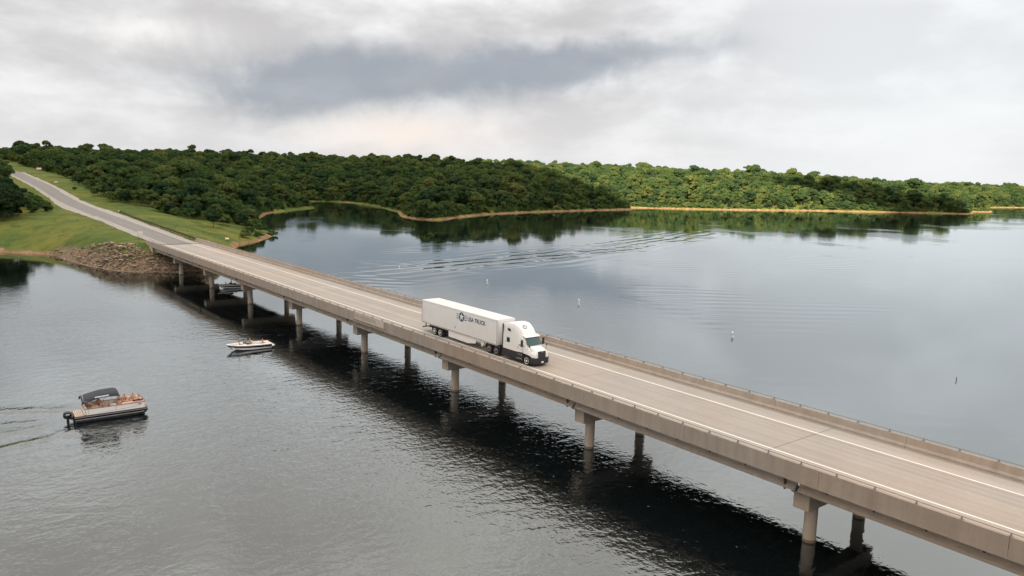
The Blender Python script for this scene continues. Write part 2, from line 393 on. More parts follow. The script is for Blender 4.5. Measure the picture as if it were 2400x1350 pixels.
# ------------------------------------------------------------------ road on land
m_asph = mat('worn_asphalt', (.20, .19, .18), .9, 0, .12, .35, .01, 8, (.15, 1.6, 1))
m_grav = mat('gravel_shoulder', (.34, .31, .275), .95, 0, .2, .6, .03, 6)
m_white = mat('road_paint_white', (.80, .78, .74), .7, 0, .1, 1.2)
def strip(name, mt, x0, x1, ya, yb, dz, parent=None, step=2.6):
    X = list(np.arange(x0, x1, step))+[x1]; mb = MB(); vs = []; fs = []
    for i, xx in enumerate(X):
        vs += [(xx, ya(xx), float(road_z(xx))+dz), (xx, yb(xx), float(road_z(xx))+dz)]
        if i: fs.append((2*i-2, 2*i, 2*i+1, 2*i-1))
    mb._add(vs, fs); return mb.build(name, mt, parent, smooth=False)
def wob(x, s, a): return a*float(fbm(np.array([x]), np.array([s*31.7]), 9, s, 3)[0])
tag(strip('gravel_shoulder', m_grav, -385, -19, lambda x: 1.3 - 1.9*math.exp(-((x+150)/38)**2) + wob(x, 3, .9), lambda x: 12.0 + 1.2*math.exp(-((x+110)/30)**2) + wob(x, 5, .8), -.05), kind='structure')
road = tag(strip('road', m_asph, -620, -19.2, lambda x: 3.0+wob(x, 7, .25), lambda x: 10.1+wob(x, 8, .25), -.01), kind='structure')
strip('edge_line', m_white, -230, -19.2, lambda x: 9.68, lambda x: 9.82, .004, road)
strip('edge_line', m_white, -110, -19.2, lambda x: 3.25, lambda x: 3.4, .004, road)
# ------------------------------------------------------------------ bridge
m_deck = concrete('deck_concrete', (.375, .345, .315), .26, .16, True)
m_par = concrete('parapet_concrete', (.37, .32, .275), .34, .20)
m_gird = concrete('girder_concrete', (.37, .32, .27), .22, .14)
m_pier = concrete('pier_concrete', (.46, .395, .325), .26, .16)
m_plate = concrete('artefact_concrete', (.46, .41, .35), .12, .10)  # paler tone for the made-up parapet plates
m_gal = mat('galvanised_rail', (.27, .24, .21), .55, .5, .2, 2)
m_joint = mat('joint_seal', (.13, .12, .11), .9)
m_drain = mat('drain_pipe_iron', (.05, .042, .038), .7)
SP, X0, BW, ZD, ZT = 23.539, -4.377, 12.924, 5.832, 6.658
BX0, BX1 = -19.0, X0 + 14*SP
bridge = empty('road_bridge', (X0, BW/2, 0))
tag(bridge, 'long low concrete road bridge with solid parapets crossing the lake on twin-column piers', 'bridge')
B = Matrix.Translation(-Vector((X0, BW/2, 0)))
def deck_wear(m):
    n = NB.__new__(NB); n.t = m.node_tree; b = [q for q in n.t.nodes if q.type == 'BSDF_PRINCIPLED'][0]
    old = b.inputs['Base Color'].links[0].from_socket; P = n.n('ShaderNodeNewGeometry').outputs['Position']; x, y, z = n.xyz(P)
    yw = n.m('ADD', y, n.m('MULTIPLY', n.m('SUBTRACT', n.noise(n.v('MULTIPLY', P, (.03, .2, 1)), 1.0, 3), .5), .5))
    d = 0.0
    for y0, w, a in ((3.75, .38, .13), (5.55, .38, .13), (7.45, .38, .12), (9.2, .38, .12), (4.65, .30, .08), (8.3, .30, .08), (.75, .35, .30), (12.15, .40, .32)):
        q = n.m('DIVIDE', n.m('SUBTRACT', yw, y0), w); d = n.m('ADD', d, n.m('MULTIPLY', n.m('EXPONENT', n.m('MULTIPLY', n.m('MULTIPLY', q, q), -1.)), a))
    blot = n.m('MULTIPLY', n.rng(n.noise(n.v('MULTIPLY', P, (.5, 1.6, 1)), 1.0, 5, .7), .62, .74), .16)
    k = n.m('SUBTRACT', 1.0, n.m('ADD', d, blot)); n.put(b.inputs['Base Color'], n.v('MULTIPLY', old, n.comb(k, k, k)))
deck_wear(m_deck)
def bpart(mb, name, mt, parent=None, **kw):
    off = (0, 0, 0) if parent else (-X0, -BW/2, 0)
    return mb.build(name, mt, parent or bridge, off, **kw)
def bcopy(me, name, loc, parent=None):
    o = bpy.data.objects.new(name, me); COL.objects.link(o); o.parent = parent or bridge
    o.location = Vector(loc) - (Vector((X0, BW/2, 0)) if parent is None else Vector()); return o
# deck slab with overhang fascia
bpart(MB().prismx([(.02, 5.30), (.02, 5.62), (.02, ZD-.002), (BW-.02, ZD-.002), (BW-.02, 5.30), (BW-.45, 5.30), (BW-.75, 5.52), (.75, 5.52), (.45, 5.30)], BX0, BX1), 'deck', m_deck, smooth=False)
for yl in (3.28, 9.72):
    bpart(MB().box(BX0, BX1, yl-.075, yl+.075, ZD-.004, ZD+.004), 'edge_line', m_white, smooth=False)
for k in range(0, 14):
    bpart(MB().box(X0+k*SP-3.92, X0+k*SP-(3.86 if k in (3, 7, 11) else 3.895), .5, BW-.5, ZD-.02, ZD+.003), 'expansion_joint', m_joint, smooth=False)
# parapets in cast lengths with a top rail on posts
prof_n = [(0, 5.28), (0, ZT), (.27, ZT), (.33, 6.12), (.50, 5.95), (.50, ZD-.05), (.30, 5.28)]
prof_f = [(BW-y, z) for y, z in prof_n]
seg = SP/2; nseg = int((BX1-(-26))/seg)
pm_n = MB().prismx(prof_n, 0, seg-.025).mesh('parapet', m_par, smooth=False, bevel=.015)
pm_f = MB().prismx(prof_f, 0, seg-.025).mesh('parapet', m_par, smooth=False, bevel=.015)
pst = MB(); pst.box(-.05, .05, -.06, .06, 0, .02); pst.box(-.03, .03, -.05, .05, .02, .18); pst.prismz([(-.09,-.1),(.09,-.1),(.09,.1),(-.09,.1)], -.001, .03)
post_me = pst.mesh('rail_post', m_gal, smooth=False)
PX = [x for x in np.arange(-19, BX1, 2.645)]
for side in (0, 1):
    for i in range(nseg):
        xa = -26 + i*seg
        po = bcopy(pm_f if side else pm_n, 'parapet', (xa, 0, 0))
        for px in PX:
            if xa <= px < xa+seg: bcopy(post_me, 'rail_post', (px-xa, (BW-.13) if side else .13, ZT), po)
    yr = BW-.13 if side else .13
    rl = MB()
    rl.tube([(x, yr, ZT+.19) for x in np.arange(-21, BX1, 9)], .032, 8)
    bpart(rl, 'rail', m_gal)
# made-up pale plates on near parapet, imitating a compression artefact
mb = MB().prismx([(-.05, 5.80), (-.05, 6.50), (-.004, 6.55), (-.004, 5.80)], 92.4, 100.8); mb.prismx([(-.14, 5.72), (-.14, 5.80), (-.004, 5.80), (-.004, 5.72)], 92.2, 100.9)
bpart(mb, 'artefact_panel', m_plate, smooth=False)
mb = MB().box(98.6, 100.7, -.075, -.052, 5.84, 6.44); bpart(mb, 'artefact_panel', mat('artefact_pale', (.55, .50, .44), .8), smooth=False)
# I girders, span by span
gp = [(-.33, 0), (.33, 0), (.33, .2), (.10, .36), (.10, .86), (.28, 1.0), (.28, 1.14), (-.28, 1.14), (-.28, 1.0), (-.10, .86), (-.10, .36), (-.33, .2)]
gm = MB().prismx(gp, .12, SP-.12).mesh('girder', m_gird, smooth=False)
gm0 = MB().prismx(gp, 0, X0-BX0-.12).mesh('girder', m_gird, smooth=False)
GYS = [.85, 3.65, 6.46, 9.27, 12.07]
for k in range(-1, 14):
    for gy in GYS:
        bcopy(gm0 if k < 0 else gm, 'girder', (BX0 if k < 0 else X0+k*SP, gy, 4.38))
# piers: cap beam on two round columns
cm = MB(); cm.prism([(-.64, 2.82), (.64, 2.82), (.64, 4.26), (-.64, 4.26)], 1.35, 11.57)
cap_me = cm.mesh('pier_cap', m_pier, bevel=.04, smooth=False)
col_me = MB().lathe_z([(.47, -4.5), (.47, 2.83)], 24).mesh('column', m_pier)
pad_me = MB().box(-.4, .4, -.25, .25, 0, .125).mesh('bearing_pad', m_joint, smooth=False)
fn_me = MB().lathe_z([(.474, -1.2), (.474, .10), (.471, .22)], 24).mesh('waterline_stain', mat('wet_concrete', (.19, .145, .105), .5))
for k in range(0, 14):
    xk = X0+k*SP
    c = bcopy(cap_me, 'pier_cap', (xk, 0, 0))
    for gy in GYS: bcopy(pad_me, 'bearing_pad', (0, gy, 4.258), c)
    for yy in (2.86, 10.065):
        co = bcopy(col_me, 'column', (xk, yy, 0)); bcopy(fn_me, 'waterline_band', (0, 0, 0), co)
# scupper pipes along the fascia
sc_me = MB().tube([(0, .0, .14), (0, 0, -.16)], .075, 8).mesh('drain_pipe', m_drain)
for x in np.arange(-12, BX1, 3.3): bcopy(sc_me, 'drain_pipe', (x, .22, 5.26))
sc2 = MB().tube([(0, 0, .3), (0, 0, -.75)], .09, 8).mesh('drain_pipe', m_drain)
for k in range(0, 14): bcopy(sc2, 'drain_pipe', (X0+k*SP-.95, .62, 5.0))
# abutment with wing walls
mb = MB().box(-20.2, -18.9, .3, BW-.3, 1.5, 5.27); mb.prism([(-26.5, 6.0), (-26.5, 4.6), (-19.2, 2.2), (-18.9, 2.2), (-18.9, 5.27), (-19.0, 5.28), (-26, 5.28), (-26, 6.0)], .06, .45); mb.prism([(-26.5, 6.0), (-26.5, 4.6), (-19.2, 2.2), (-18.9, 2.2), (-18.9, 5.27), (-19.0, 5.28), (-26, 5.28), (-26, 6.0)], BW-.45, BW-.06)
bpart(mb, 'abutment', m_pier, smooth=False)
# ------------------------------------------------------------------ lorry
def flat_text(txt, width, height):
    cu = bpy.data.curves.new('lettering', 'FONT'); cu.body = txt; cu.size = 1; cu.offset = .022
    o = bpy.data.objects.new('lettering', cu); COL.objects.link(o)
    dg = bpy.context.evaluated_depsgraph_get(); me = bpy.data.meshes.new_from_object(o.evaluated_get(dg))
    bpy.data.objects.remove(o); bpy.data.curves.remove(cu)
    co = np.array([v.co[:] for v in me.vertices]); mn, mxx = co.min(0), co.max(0)
    co = (co-mn)/(mxx-mn+1e-9)*np.array([width, height, 0]); me.vertices.foreach_set('co', co.astype(np.float32).ravel()); me.materials.clear()
    return me
m_wp = mat('white_truck_paint', (.80, .795, .78), .28, 0, .03, .8, coat=.4)
m_wt = mat('white_trailer_skin', (.77, .77, .76), .42, 0, .045, .5, .004, 1.2)
m_roofp = mat('trailer_roof', (.70, .685, .68), .5, 0, .05, .8)
m_blk = mat('black_plastic', (.018, .018, .022), .5)
m_tyre = mat('tyre_rubber', (.022, .021, .021), .85)
m_rimw = mat('polished_rim', (.80, .79, .78), .45, 0)
m_chr = mat('chrome', (.62, .62, .64), .2, .9)
m_glass = mat('dark_glass', (.012, .014, .016), .06, 0, 0)
m_wind = mat('windscreen_glass', (.03, .075, .08), .08, 0, .6, 2.2)
m_navy = mat('navy_print', (.018, .065, .15), .5)
m_slate = mat('slate_print', (.018, .05, .11), .5)
m_starw = mat('white_print', (.82, .82, .82), .5)
m_alu = mat('aluminium_rail', (.52, .51, .50), .4, .5, .15, 2)
m_grey = mat('grey_steel', (.10, .10, .105), .55, .3)
m_lamp = mat('lamp_lens', (.62, .62, .62), .15, 0, .2, 8)
m_amb = mat('amber_lens', (.55, .22, .03), .3)
truck = empty('semi_truck', (104.822, 4.575, ZD+.004))
tag(truck, 'white articulated lorry with a long box trailer driving across the bridge', 'truck')
HW = 1.295
tr = MB().box(0, 16.1, -HW, HW, 1.2, 4.08).build('trailer_body', m_wt, truck, bevel=.03)
MB().box(.02, 16.08, -HW+.03, HW-.03, 4.075, 4.11).build('roof_panel', m_roofp, tr, bevel=.01)
for s in (-1, 1):
    y0, y1 = sorted((s*(HW+.004), s*(HW+.028)))
    MB().box(.05, 16.05, y0, y1, 1.17, 1.33).build('bottom_rail', m_alu, tr, smooth=False)
    MB().box(.05, 16.05, y0, y1, 3.98, 4.07).build('top_rail', m_wt, tr, smooth=False)
    for i in range(13): 
        xx = .6+i*1.235
        MB().box(xx-.014, xx+.014, *sorted((s*(HW+.003), s*(HW+.009))), 1.33, 3.98).build('side_seam', m_wt, tr, smooth=False)
    for xx in (.3, 5.9, 8.2, 10.6, 13.2, 15.8):
        MB().box(xx-.07, xx+.07, *sorted((s*(HW+.028), s*(HW+.04))), 1.22, 1.28).build('marker_lamp', m_amb, tr, smooth=False)
    for xx in (.035, 16.065):
        MB().box(xx-.055, xx+.055, *sorted((s*(HW+.002), s*(HW+.02))), 1.2, 4.06).build('corner_post', m_alu, tr, smooth=False)
    sk = [(6.15, 1.18), (6.2, .42), (10.3, .36), (11.9, .62), (12.05, 1.18)]
    MB().prism(sk, s*1.23-.015, s*1.23+.015).build('side_skirt', m_wt, truck, smooth=False)
for yy in (-.63, .63):
    MB().box(-.025, -.002, yy-.6, yy+.6, 1.25, 4.02).build('rear_door', m_wt, tr, smooth=False)
# refrigeration-free nose
MB().box(16.1, 16.16, -1.15, 1.15, 1.4, 3.95).build('nose_panel', m_wt, tr, bevel=.02)
# lettering on both sides
def side_graphics(s):
    T = Matrix.Rotation(R_(90), 4, 'X') if s < 0 else Matrix.Rotation(R_(180), 4, 'Z') @ Matrix.Rotation(R_(90), 4, 'X')
    def put(me, name, mt, x, z, off=.016):
        me.materials.append(mt); o = add(name, me, tr); o.matrix_local = Matrix.Translation((x, s*(HW+off), z)) @ T; return o
    xx = (lambda x: x) if s < 0 else (lambda x: 18.2-x)
    me = flat_text('USA TRUCK', 3.58, .52); put(me, 'lettering', m_slate, xx(10.32), 3.04)
    def disc(r, n, star=None):
        mb = MB(); P = []
        for i in range(n):
            a = 2*math.pi*i/n + math.pi/2; q = r if star is None or i % 2 == 0 else r*star; P.append((q*math.cos(a), q*math.sin(a), 0))
        mb._add([(0, 0, 0)]+P, [(0, i+1, (i+1) % n+1) for i in range(n)]); return mb
    put(disc(.56, 32).mesh('e', [], smooth=False), 'emblem_disc', m_navy, xx(9.02), 3.3)
    put(disc(.50, 10, .40).mesh('e', [], smooth=False), 'emblem_star', m_starw, xx(9.02), 3.3, .02)
    for q, (xa, xb) in enumerate(((7.95, 8.42), (9.62, 10.12))):
        for dz in (-.26, 0, .26):
            mb = MB(); w = abs(xb-xa); mb._add([(0, -.045, 0), (w, -.045, 0), (w, .045, 0), (0, .045, 0)], [(0, 1, 2, 3)])
            put(mb.mesh('e', [], smooth=False), 'emblem_bar', m_slate, xx(xa), 3.3+dz)
    mb = MB(); mb._add([(-.06, -.14, 0), (0, -.2, 0), (.06, -.1, 0), (.05, .12, 0), (-.05, .16, 0)], [(0, 1, 2, 3, 4)])
    put(mb.mesh('e', [], smooth=False), 'decal', m_slate, xx(7.67), 1.85)
side_graphics(-1); side_graphics(1)
# running gear
tyre_me = MB().lathe_y([(.28, -.14), (.46, -.15), (.51, -.12), (.525, -.05), (.525, .05), (.51, .12), (.46, .15), (.28, .14)], 28).mesh('wheel', m_tyre)
rim_w = MB().lathe_y([(.07, -.185), (.11, -.18), (.13, -.13), (.27, -.125), (.325, -.16), (.345, -.162), (.345, .1), (.05, .1)], 24).mesh('rim', m_rimw)
rim_d = MB().lathe_y([(.09, -.2), (.13, -.19), (.14, -.10), (.22, -.06), (.25, -.15), (.265, -.155), (.27, .1), (.05, .1)], 24).mesh('rim', m_grey)
rim_c = MB().loft([[(r*math.cos(a), y, r*math.sin(a)) for a in [2*math.pi*k/24 for k in range(24)]] for r, y in ((.225, -.158), (.27, -.162), (.29, -.152), (.225, -.15))], True, False).mesh('rim_ring', m_chr)
def wheel(x, y, z, kind):
    o = add('wheel', tyre_me, truck, (x, y, z)); s = 1 if y < 0 else -1; o.scale = (1, s, 1)
    add('rim', rim_w if kind == 'w' else rim_d, o)
    if kind == 'd': add('rim_ring', rim_c, o)
for x in (3.05, 4.33):
    for y in (-1.13, 1.13): wheel(x, y, .525, 'w')
    for y in (-.8, .8): wheel(x, y, .525, 'd')
for x in (14.6, 15.93):
    for y in (-1.12, 1.12): wheel(x, y, .525, 'd')
    for y in (-.8, .8): wheel(x, y, .525, 'd')
for y in (-1.06, 1.06): wheel(21.36, y, .525, 'w')
mb = MB().box(1.4, 6.0, -1.0, 1.0, .82, 1.16); mb.box(2.6, 4.8, -.95, .95, .45, .6)
mb.prism([(2.2, .95), (2.35, .55), (2.42, .55), (2.3, 1.15)], -1.2, 1.2); mb.prism([(5.85, .6), (5.98, .6), (5.85, 1.17), (5.7, 1.17)], -1.2, 1.2)
mb.build('bogie', m_blk, truck, smooth=False)
mb = MB(); mb.box(-.02, .08, -1.2, 1.2, .5, .62); mb.box(.0, .1, -.75, -.65, .6, 1.2); mb.box(.0, .1, .65, .75, .6, 1.2); mb.box(.08, 1.3, -.72, -.66, .62, .7); mb.box(.08, 1.3, .66, .72, .62, .7)
mb.build('underride_guard', m_blk, truck, smooth=False)
mb = MB()
for y in (-.85, .85): mb.box(12.7, 12.86, y-.08, y+.08, .45, 1.18); mb.box(12.6, 12.96, y-.14, y+.14, .40, .46)
mb.tube([(12.78, -.85, .9), (12.78, .85, .9)], .05); mb.build('landing_gear', m_alu, truck)
MB().lathe_y([(.1, -.1), (.25, -.1), (.33, -.05), (.33, .08), (.1, .1)], 20, (13.0, -1.0, .84)).build('spare_wheel', m_rimw, truck)
mb = MB().box(13.4, 21.9, -.45, .45, .62, .98); mb.box(14.9, 16.6, -.6, .6, .98, 1.18); mb.build('chassis', m_blk, truck, smooth=False)
for s in (-1, 1): MB().prism([(13.9, .6), (14.0, 1.12), (14.6, 1.16), (15.95, 1.16), (16.6, 1.1), (16.62, .6), (16.5, .6), (16.45, 1.06), (14.1, 1.06), (14.02, .6)], s*1.12-.16, s*1.12+.16).build('mudguard', m_blk, truck, smooth=False)
# cab: lofted body
def csec(x, zb, w, zm, wt, zt):
    h = [(0, zb), (w*.9, zb), (w, zb+.06), (w, zm), (w*.35+wt*.65, zm+(zt-zm)*.55), (wt, zt-.26), (wt-.10, zt-.09), (wt-.3, zt-.01), (0, zt+.02)]
    return [(x, y, z) for y, z in h] + [(x, -y, z) for y, z in h[-2:0:-1]]
cab = MB().loft([csec(*q) for q in [(17.12, 1.15, 1.20, 2.7, 1.12, 3.86), (17.2, 1.15, 1.23, 2.7, 1.16, 3.93), (17.7, 1.15, 1.24, 2.7, 1.16, 4.12), (18.4, 1.15, 1.24, 2.65, 1.14, 4.22),
    (18.9, 1.15, 1.24, 2.6, 1.10, 4.2), (19.4, 1.15, 1.23, 2.55, 1.04, 4.02), (19.85, 1.15, 1.22, 2.5, .99, 3.72), (20.2, 1.15, 1.2, 2.45, .95, 3.38), (20.38, 1.15, 1.19, 2.4, .95, 3.12), (20.5, 1.15, 1.18, 2.35, .97, 2.98),
    (20.72, 1.15, 1.16, 2.2, .99, 2.72), (20.98, 1.15, 1.13, 2.0, 1.0, 2.36), (21.16, 1.15, 1.12, 1.75, 1.0, 2.10)]]).build('cab_body', m_wp, truck, ang=30)
MB().loft([csec(*q) for q in [(21.0, 1.12, 1.1, 1.6, .98, 2.10), (21.3, 1.12, 1.13, 1.5, .92, 2.06), (21.75, 1.1, 1.15, 1.42, .84, 1.97), (22.1, .98, 1.12, 1.36, .76, 1.86), (22.32, .95, 1.02, 1.30, .68, 1.74), (22.44, .95, .92, 1.25, .60, 1.60)]]).build('hood', m_wp, truck, ang=34)
MB().prism([(20.28, 3.10), (20.3, 2.98), (20.86, 2.90), (20.9, 2.94), (20.6, 3.06)], -1.02, 1.02).build('sun_visor', m_wp, cab, bevel=.02)
ws = MB(); cols = 9; vs = []
for i in range(cols):
    t = -1+2*i/(cols-1)
    for xb, zb_, w, bl in ((20.66, 2.90, .97, .12), (21.22, 2.10, 1.02, .14)): vs.append((xb+bl*(1-t*t)+.01, t*w, zb_+.02))
ws._add(vs, [(2*i, 2*i+1, 2*i+3, 2*i+2) for i in range(cols-1)]); ws.build('windscreen', m_wind, cab)
for s in (-1, 1):
    def pane(pts, name):
        mb = MB(); q = [Vector(p_) for p_ in pts]
        mb.loft([[tuple(v) for v in q], [(v.x, v.y+s*.02, v.z) for v in q]]); mb.build(name, m_glass, cab, smooth=False)
    pane([(19.92, s*1.205, 1.98), (20.55, s*1.185, 1.98), (20.46, s*1.10, 2.55), (20.34, s*1.085, 2.72), (19.95, s*1.10, 2.74)], 'door_window')
    pane([(17.86, s*1.242, 2.0), (18.4, s*1.242, 2.0), (18.4, s*1.24, 2.52), (17.86, s*1.24, 2.52)], 'sleeper_window')
    pane([(17.95, s*1.205, 3.28), (18.52, s*1.20, 3.22), (18.4, s*1.19, 3.52), (17.95, s*1.20, 3.56)], 'upper_window')
    MB().prism([(17.02, 3.9), (17.02, 1.0), (17.14, 1.0), (17.14, 3.9)], s*1.2-.05, s*1.2+.05).build('side_extender', m_blk, cab, smooth=False)
    MB().prism([(16.95, .38), (20.2, .34), (20.7, .36), (20.78, .9), (20.68, 1.30), (19.6, 1.22), (18.4, 1.19), (16.98, 1.18)], s*1.2-.05, s*1.2+.05).build('side_fairing', m_blk, truck, smooth=False)
    for zz_, xa, xb in ((1.02, 19.9, 20.68), (.58, 19.75, 20.65)): MB().box(xa, xb, *sorted((s*1.255, s*1.31)), zz_-.03, zz_+.03).build('step', m_chr, truck, smooth=False)
    dr = MB().box(19.6, 20.62, *sorted((s*1.222, s*1.234)), 1.22, 1.9).build('door', m_wp, cab, smooth=False); MB().box(19.72, 19.9, *sorted((s*1.235, s*1.26)), 1.72, 1.76).build('handle', m_blk, dr, smooth=False)
    mb = MB().tube([(20.75, s*1.15, 2.0), (20.85, s*1.4, 1.98)], .03); mb.box(20.78, 20.92, s*1.5-.12, s*1.5+.12, 2.0, 2.72); mb.build('mirror', m_blk, cab, bevel=.02)
    mb = MB().tube([(21.95, s*.95, 1.6), (21.85, s*1.1, 1.9), (21.8, s*1.18, 2.12)], .022); mb.ell((21.78, s*1.2, 2.17), .06, .1, .12, 10, 6); mb.build('hood_mirror', m_blk, truck)
    mb = MB(); mb.loft([[(22.0, s*1.135, 1.02), (22.34, s*1.03, 1.0), (22.37, s*.96, 1.22), (22.05, s*1.10, 1.34)], [(22.0, s*1.15, 1.02), (22.39, s*1.04, 1.0), (22.41, s*.97, 1.22), (22.05, s*1.125, 1.34)]]); mb.build('headlight', m_lamp, truck, smooth=False)
    for i in range(2): MB().box(17.75+i*.25, 17.85+i*.25, s*.85-.07, s*.85+.07, 4.03, 4.12).build('roof_lamp', m_blk, cab, smooth=False)
    arch = [(21.36+.63*math.cos(a), .525+.63*math.sin(a)) for a in np.linspace(R_(8), R_(172), 14)] + [(21.36+.56*math.cos(a), .525+.56*math.sin(a)) for a in np.linspace(R_(172), R_(8), 14)]
    MB().prism(arch, s*1.0-.16, s*1.0+.16).build('wheel_arch', m_blk, truck, smooth=False)
gr = MB(); gr.loft([[(22.43, -.55, 1.66), (22.43, .55, 1.66), (22.47, .5, .98), (22.47, -.5, .98)], [(22.49, -.53, 1.64), (22.49, .53, 1.64), (22.53, .48, .99), (22.53, -.48, .99)]]); gr = gr.build('grille', m_blk, truck, smooth=False)
for i in range(6): MB().box(22.52, 22.545, -.46, .46, 1.03+i*.1, 1.05+i*.1).build('grille_bar', m_grey, gr, smooth=False)
MB().prism([(22.515, 1.56), (22.545, 1.56), (22.545, 1.62), (22.515, 1.62)], -.09, .09).build('badge', m_chr, gr, smooth=False)
bm_ = MB().prismz([(21.92, -1.2), (22.3, -1.12), (22.52, -.8), (22.6, 0), (22.52, .8), (22.3, 1.12), (21.92, 1.2), (21.92, .9), (21.92, -.9)], .3, .96); bump_o = bm_.build('bumper', m_blk, truck, bevel=.03)
MB().box(22.59, 22.62, -.16, .16, .42, .58).build('number_plate', m_starw, bump_o, smooth=False)
ring = MB().loft([[(r*math.cos(a), r*math.sin(a), z) for a in [2*math.pi*k/28 for k in range(28)]] for r, z in ((.19, -.012), (.25, -.012), (.25, .012), (.19, .012), (.19, -.012))], True, False)
ro = ring.build('roof_emblem', m_slate, cab); ro.location = (19.72, -.25, 3.86); ro.rotation_euler = (0, R_(37), 0)
# ------------------------------------------------------------------ people
def make_body(pose):
    J = {}; E_ = []; Rr = {}
    def j(n, p_, r): J[n] = p_; Rr[n] = r
    def e(*ns):
        for a, b in zip(ns, ns[1:]): E_.append((a, b))
    if pose == 'stand': H = .92
    else: H = .10
    lean = -.10 if pose == 'lounge' else 0
    j('pel', (0, 0, H), .135); j('sp', (-.02+lean*.5, 0, H+.22), .12); j('ch', (-.01+lean, 0, H+.42), .145); j('nk', (0+lean*1.2, 0, H+.56), .06); j('hd', (.02+lean*1.2, 0, H+.66), .085); j('ht', (.025+lean*1.2, 0, H+.78), .075)
    e('pel', 'sp', 'ch', 'nk', 'hd', 'ht')
    for s, q in ((1, 'l'), (-1, 'r')):
        if pose == 'stand':
            L = [((0, s*.1, H-.06), .095), ((.03, s*.12, .48), .062), ((-.01, s*.13, .09), .042), ((.13, s*.15, .035), .035)]
            A = [((-.01, s*.19, H+.47), .06), ((-.03, s*.27, H+.2), .043), ((.12, s*.25, H-.02), .032), ((.18, s*.24, H-.06), .03)]
        elif pose == 'lounge':
            L = [((.03, s*.1, H), .095), ((.42, s*.14, H+.12), .065), ((.75, s*.14, H-.02), .045), ((.84, s*.15, H+.08), .03)]
            A = [((-.1, s*.19, H+.47), .06), ((-.05, s*.3, H+.22), .043), ((.16, s*.24, H+.12), .032), ((.23, s*.22, H+.12), .03)]
        else:
            L = [((.03, s*.1, H), .095), ((.44, s*.13, H+.03), .065), ((.45, s*.14, H-.38), .045), ((.59, s*.15, H-.44), .032)]
            A = [((-.01, s*.19, H+.47), .06), ((.06, s*.27, H+.2), .043), ((.29, s*.19, H+.12), .032), ((.35, s*.18, H+.12), .03)]
        for i, (p_, r) in enumerate(L): j('L%d%s' % (i, q), p_, r)
        for i, (p_, r) in enumerate(A): j('A%d%s' % (i, q), p_, r)
        e('pel', *['L%d%s' % (i, q) for i in range(4)]); e('ch', *['A%d%s' % (i, q) for i in range(4)])
        hx, hy, hz = A[3][0]
        for f_, (dy, ln) in enumerate(((-.03, .075), (-.01, .09), (.01, .085), (.03, .07))):
            j('F%d%s' % (f_, q), (hx+ln*.8, hy+dy, hz-.03), .0085); e('A3'+q, 'F%d%s' % (f_, q))
        j('T'+q, (hx+.02, hy-s*.055, hz), .0095); e('A3'+q, 'T'+q)
    names = list(J); me = bpy.data.meshes.new('body'); me.from_pydata([J[n] for n in names], [(names.index(a), names.index(b)) for a, b in E_], [])
    o = bpy.data.objects.new('body', me); COL.objects.link(o)
    md = o.modifiers.new('s', 'SKIN'); ss = o.modifiers.new('u', 'SUBSURF'); ss.levels = 1; ss.render_levels = 1
    for i, n in enumerate(names):
        sv = me.skin_vertices[0].data[i]; sv.radius = (Rr[n], Rr[n]); sv.use_root = (n == 'pel')
    dg = bpy.context.evaluated_depsgraph_get(); out = bpy.data.meshes.new_from_object(o.evaluated_get(dg))
    bpy.data.objects.remove(o)
    # face: nose, ears, eyes, joined into the same mesh
    hx, hy, hz = J['hd']; mb = MB()
    mb.ell((hx, 0, hz+.05), .095, .078, .115, 14, 9, 0); mb.ell((hx+.098, 0, hz+.04), .018, .014, .022, 8, 5, 0)
    for s in (-1, 1):
        mb.ell((hx-.005, s*.08, hz+.045), .018, .012, .028, 8, 5, 0); mb.ell((hx+.083, s*.032, hz+.062), .012, .011, .009, 8, 5, 3)
    mb.ell((hx+.087, 0, hz-.005), .01, .026, .007, 8, 5, 4)
    hm = mb.mesh('h', [None]*5 if False else [mat('skin', (.46, .27, .19), .6), mat('skin', (0,0,0)), mat('skin', (0,0,0)), mat('eye', (.02, .015, .012), .3), mat('lip', (.35, .14, .12), .5)])
    bm = bmesh.new(); bm.from_mesh(out)
    for f in bm.faces: f.material_index = 0
    for f in bm.faces:
        c = f.calc_center_median(); zz_ = c.z-H
        if pose != 'stand' and c.x > .33 or zz_ > .53: continue
        if .09 < zz_ <= .53 and abs(c.y) < .25 and (abs(c.y) < .17 or zz_ > .3): f.material_index = 1
        elif zz_ <= .09 and zz_ > (-.30 if pose == 'stand' else -.2) and c.x < .30 and abs(c.y) < .23: f.material_index = 2
    bm.from_mesh(hm); bm.to_mesh(out); bm.free()
    out.polygons.foreach_set('use_smooth', [True]*len(out.polygons))
    return out, J['hd']
BODY = {k_: make_body(k_) for k_ in ('sit', 'stand', 'lounge')}
def person(label, pose, loc, rz, shirt, shorts, hair=(.05, .03, .02), skin=(.46, .27, .19), group=None, scale=1.0, hat=None):
    src, hd = BODY[pose]; me = src.copy(); me.materials.clear()
    for c, r, nm in ((skin, .6, 'skin'), (shirt, .8, 'cloth'), (shorts, .8, 'cloth')):
        me.materials.append(mat('%s_%.2f_%.2f_%.2f' % ((nm,)+tuple(c)), c, r))
    me.materials.append(MATS['eye']); me.materials.append(MATS['lip'])
    o = add('person', me, None, loc, rz); o.scale = (scale,)*3
    tag(o, label, 'person', group)
    hx, hy, hz = hd; mb = MB()
    secs = []
    for i in range(6):
        t = (i/5)*1.45; rr = math.sin(t)
        secs.append([(hx-.012+.104*max(rr, .05)*math.cos(a)-.012*(i/5), .088*max(rr, .05)*math.sin(a), hz+.055+.125*math.cos(t)-(.05*(1-math.cos(a))*(i/5))) for a in [2*math.pi*k/12 for k in range(12)]])
    mb.loft(secs, True, True)
    mb.build('hair', mat('hair_%.2f_%.2f_%.2f' % tuple(hat or hair), hat or hair, .7), o)
    return o
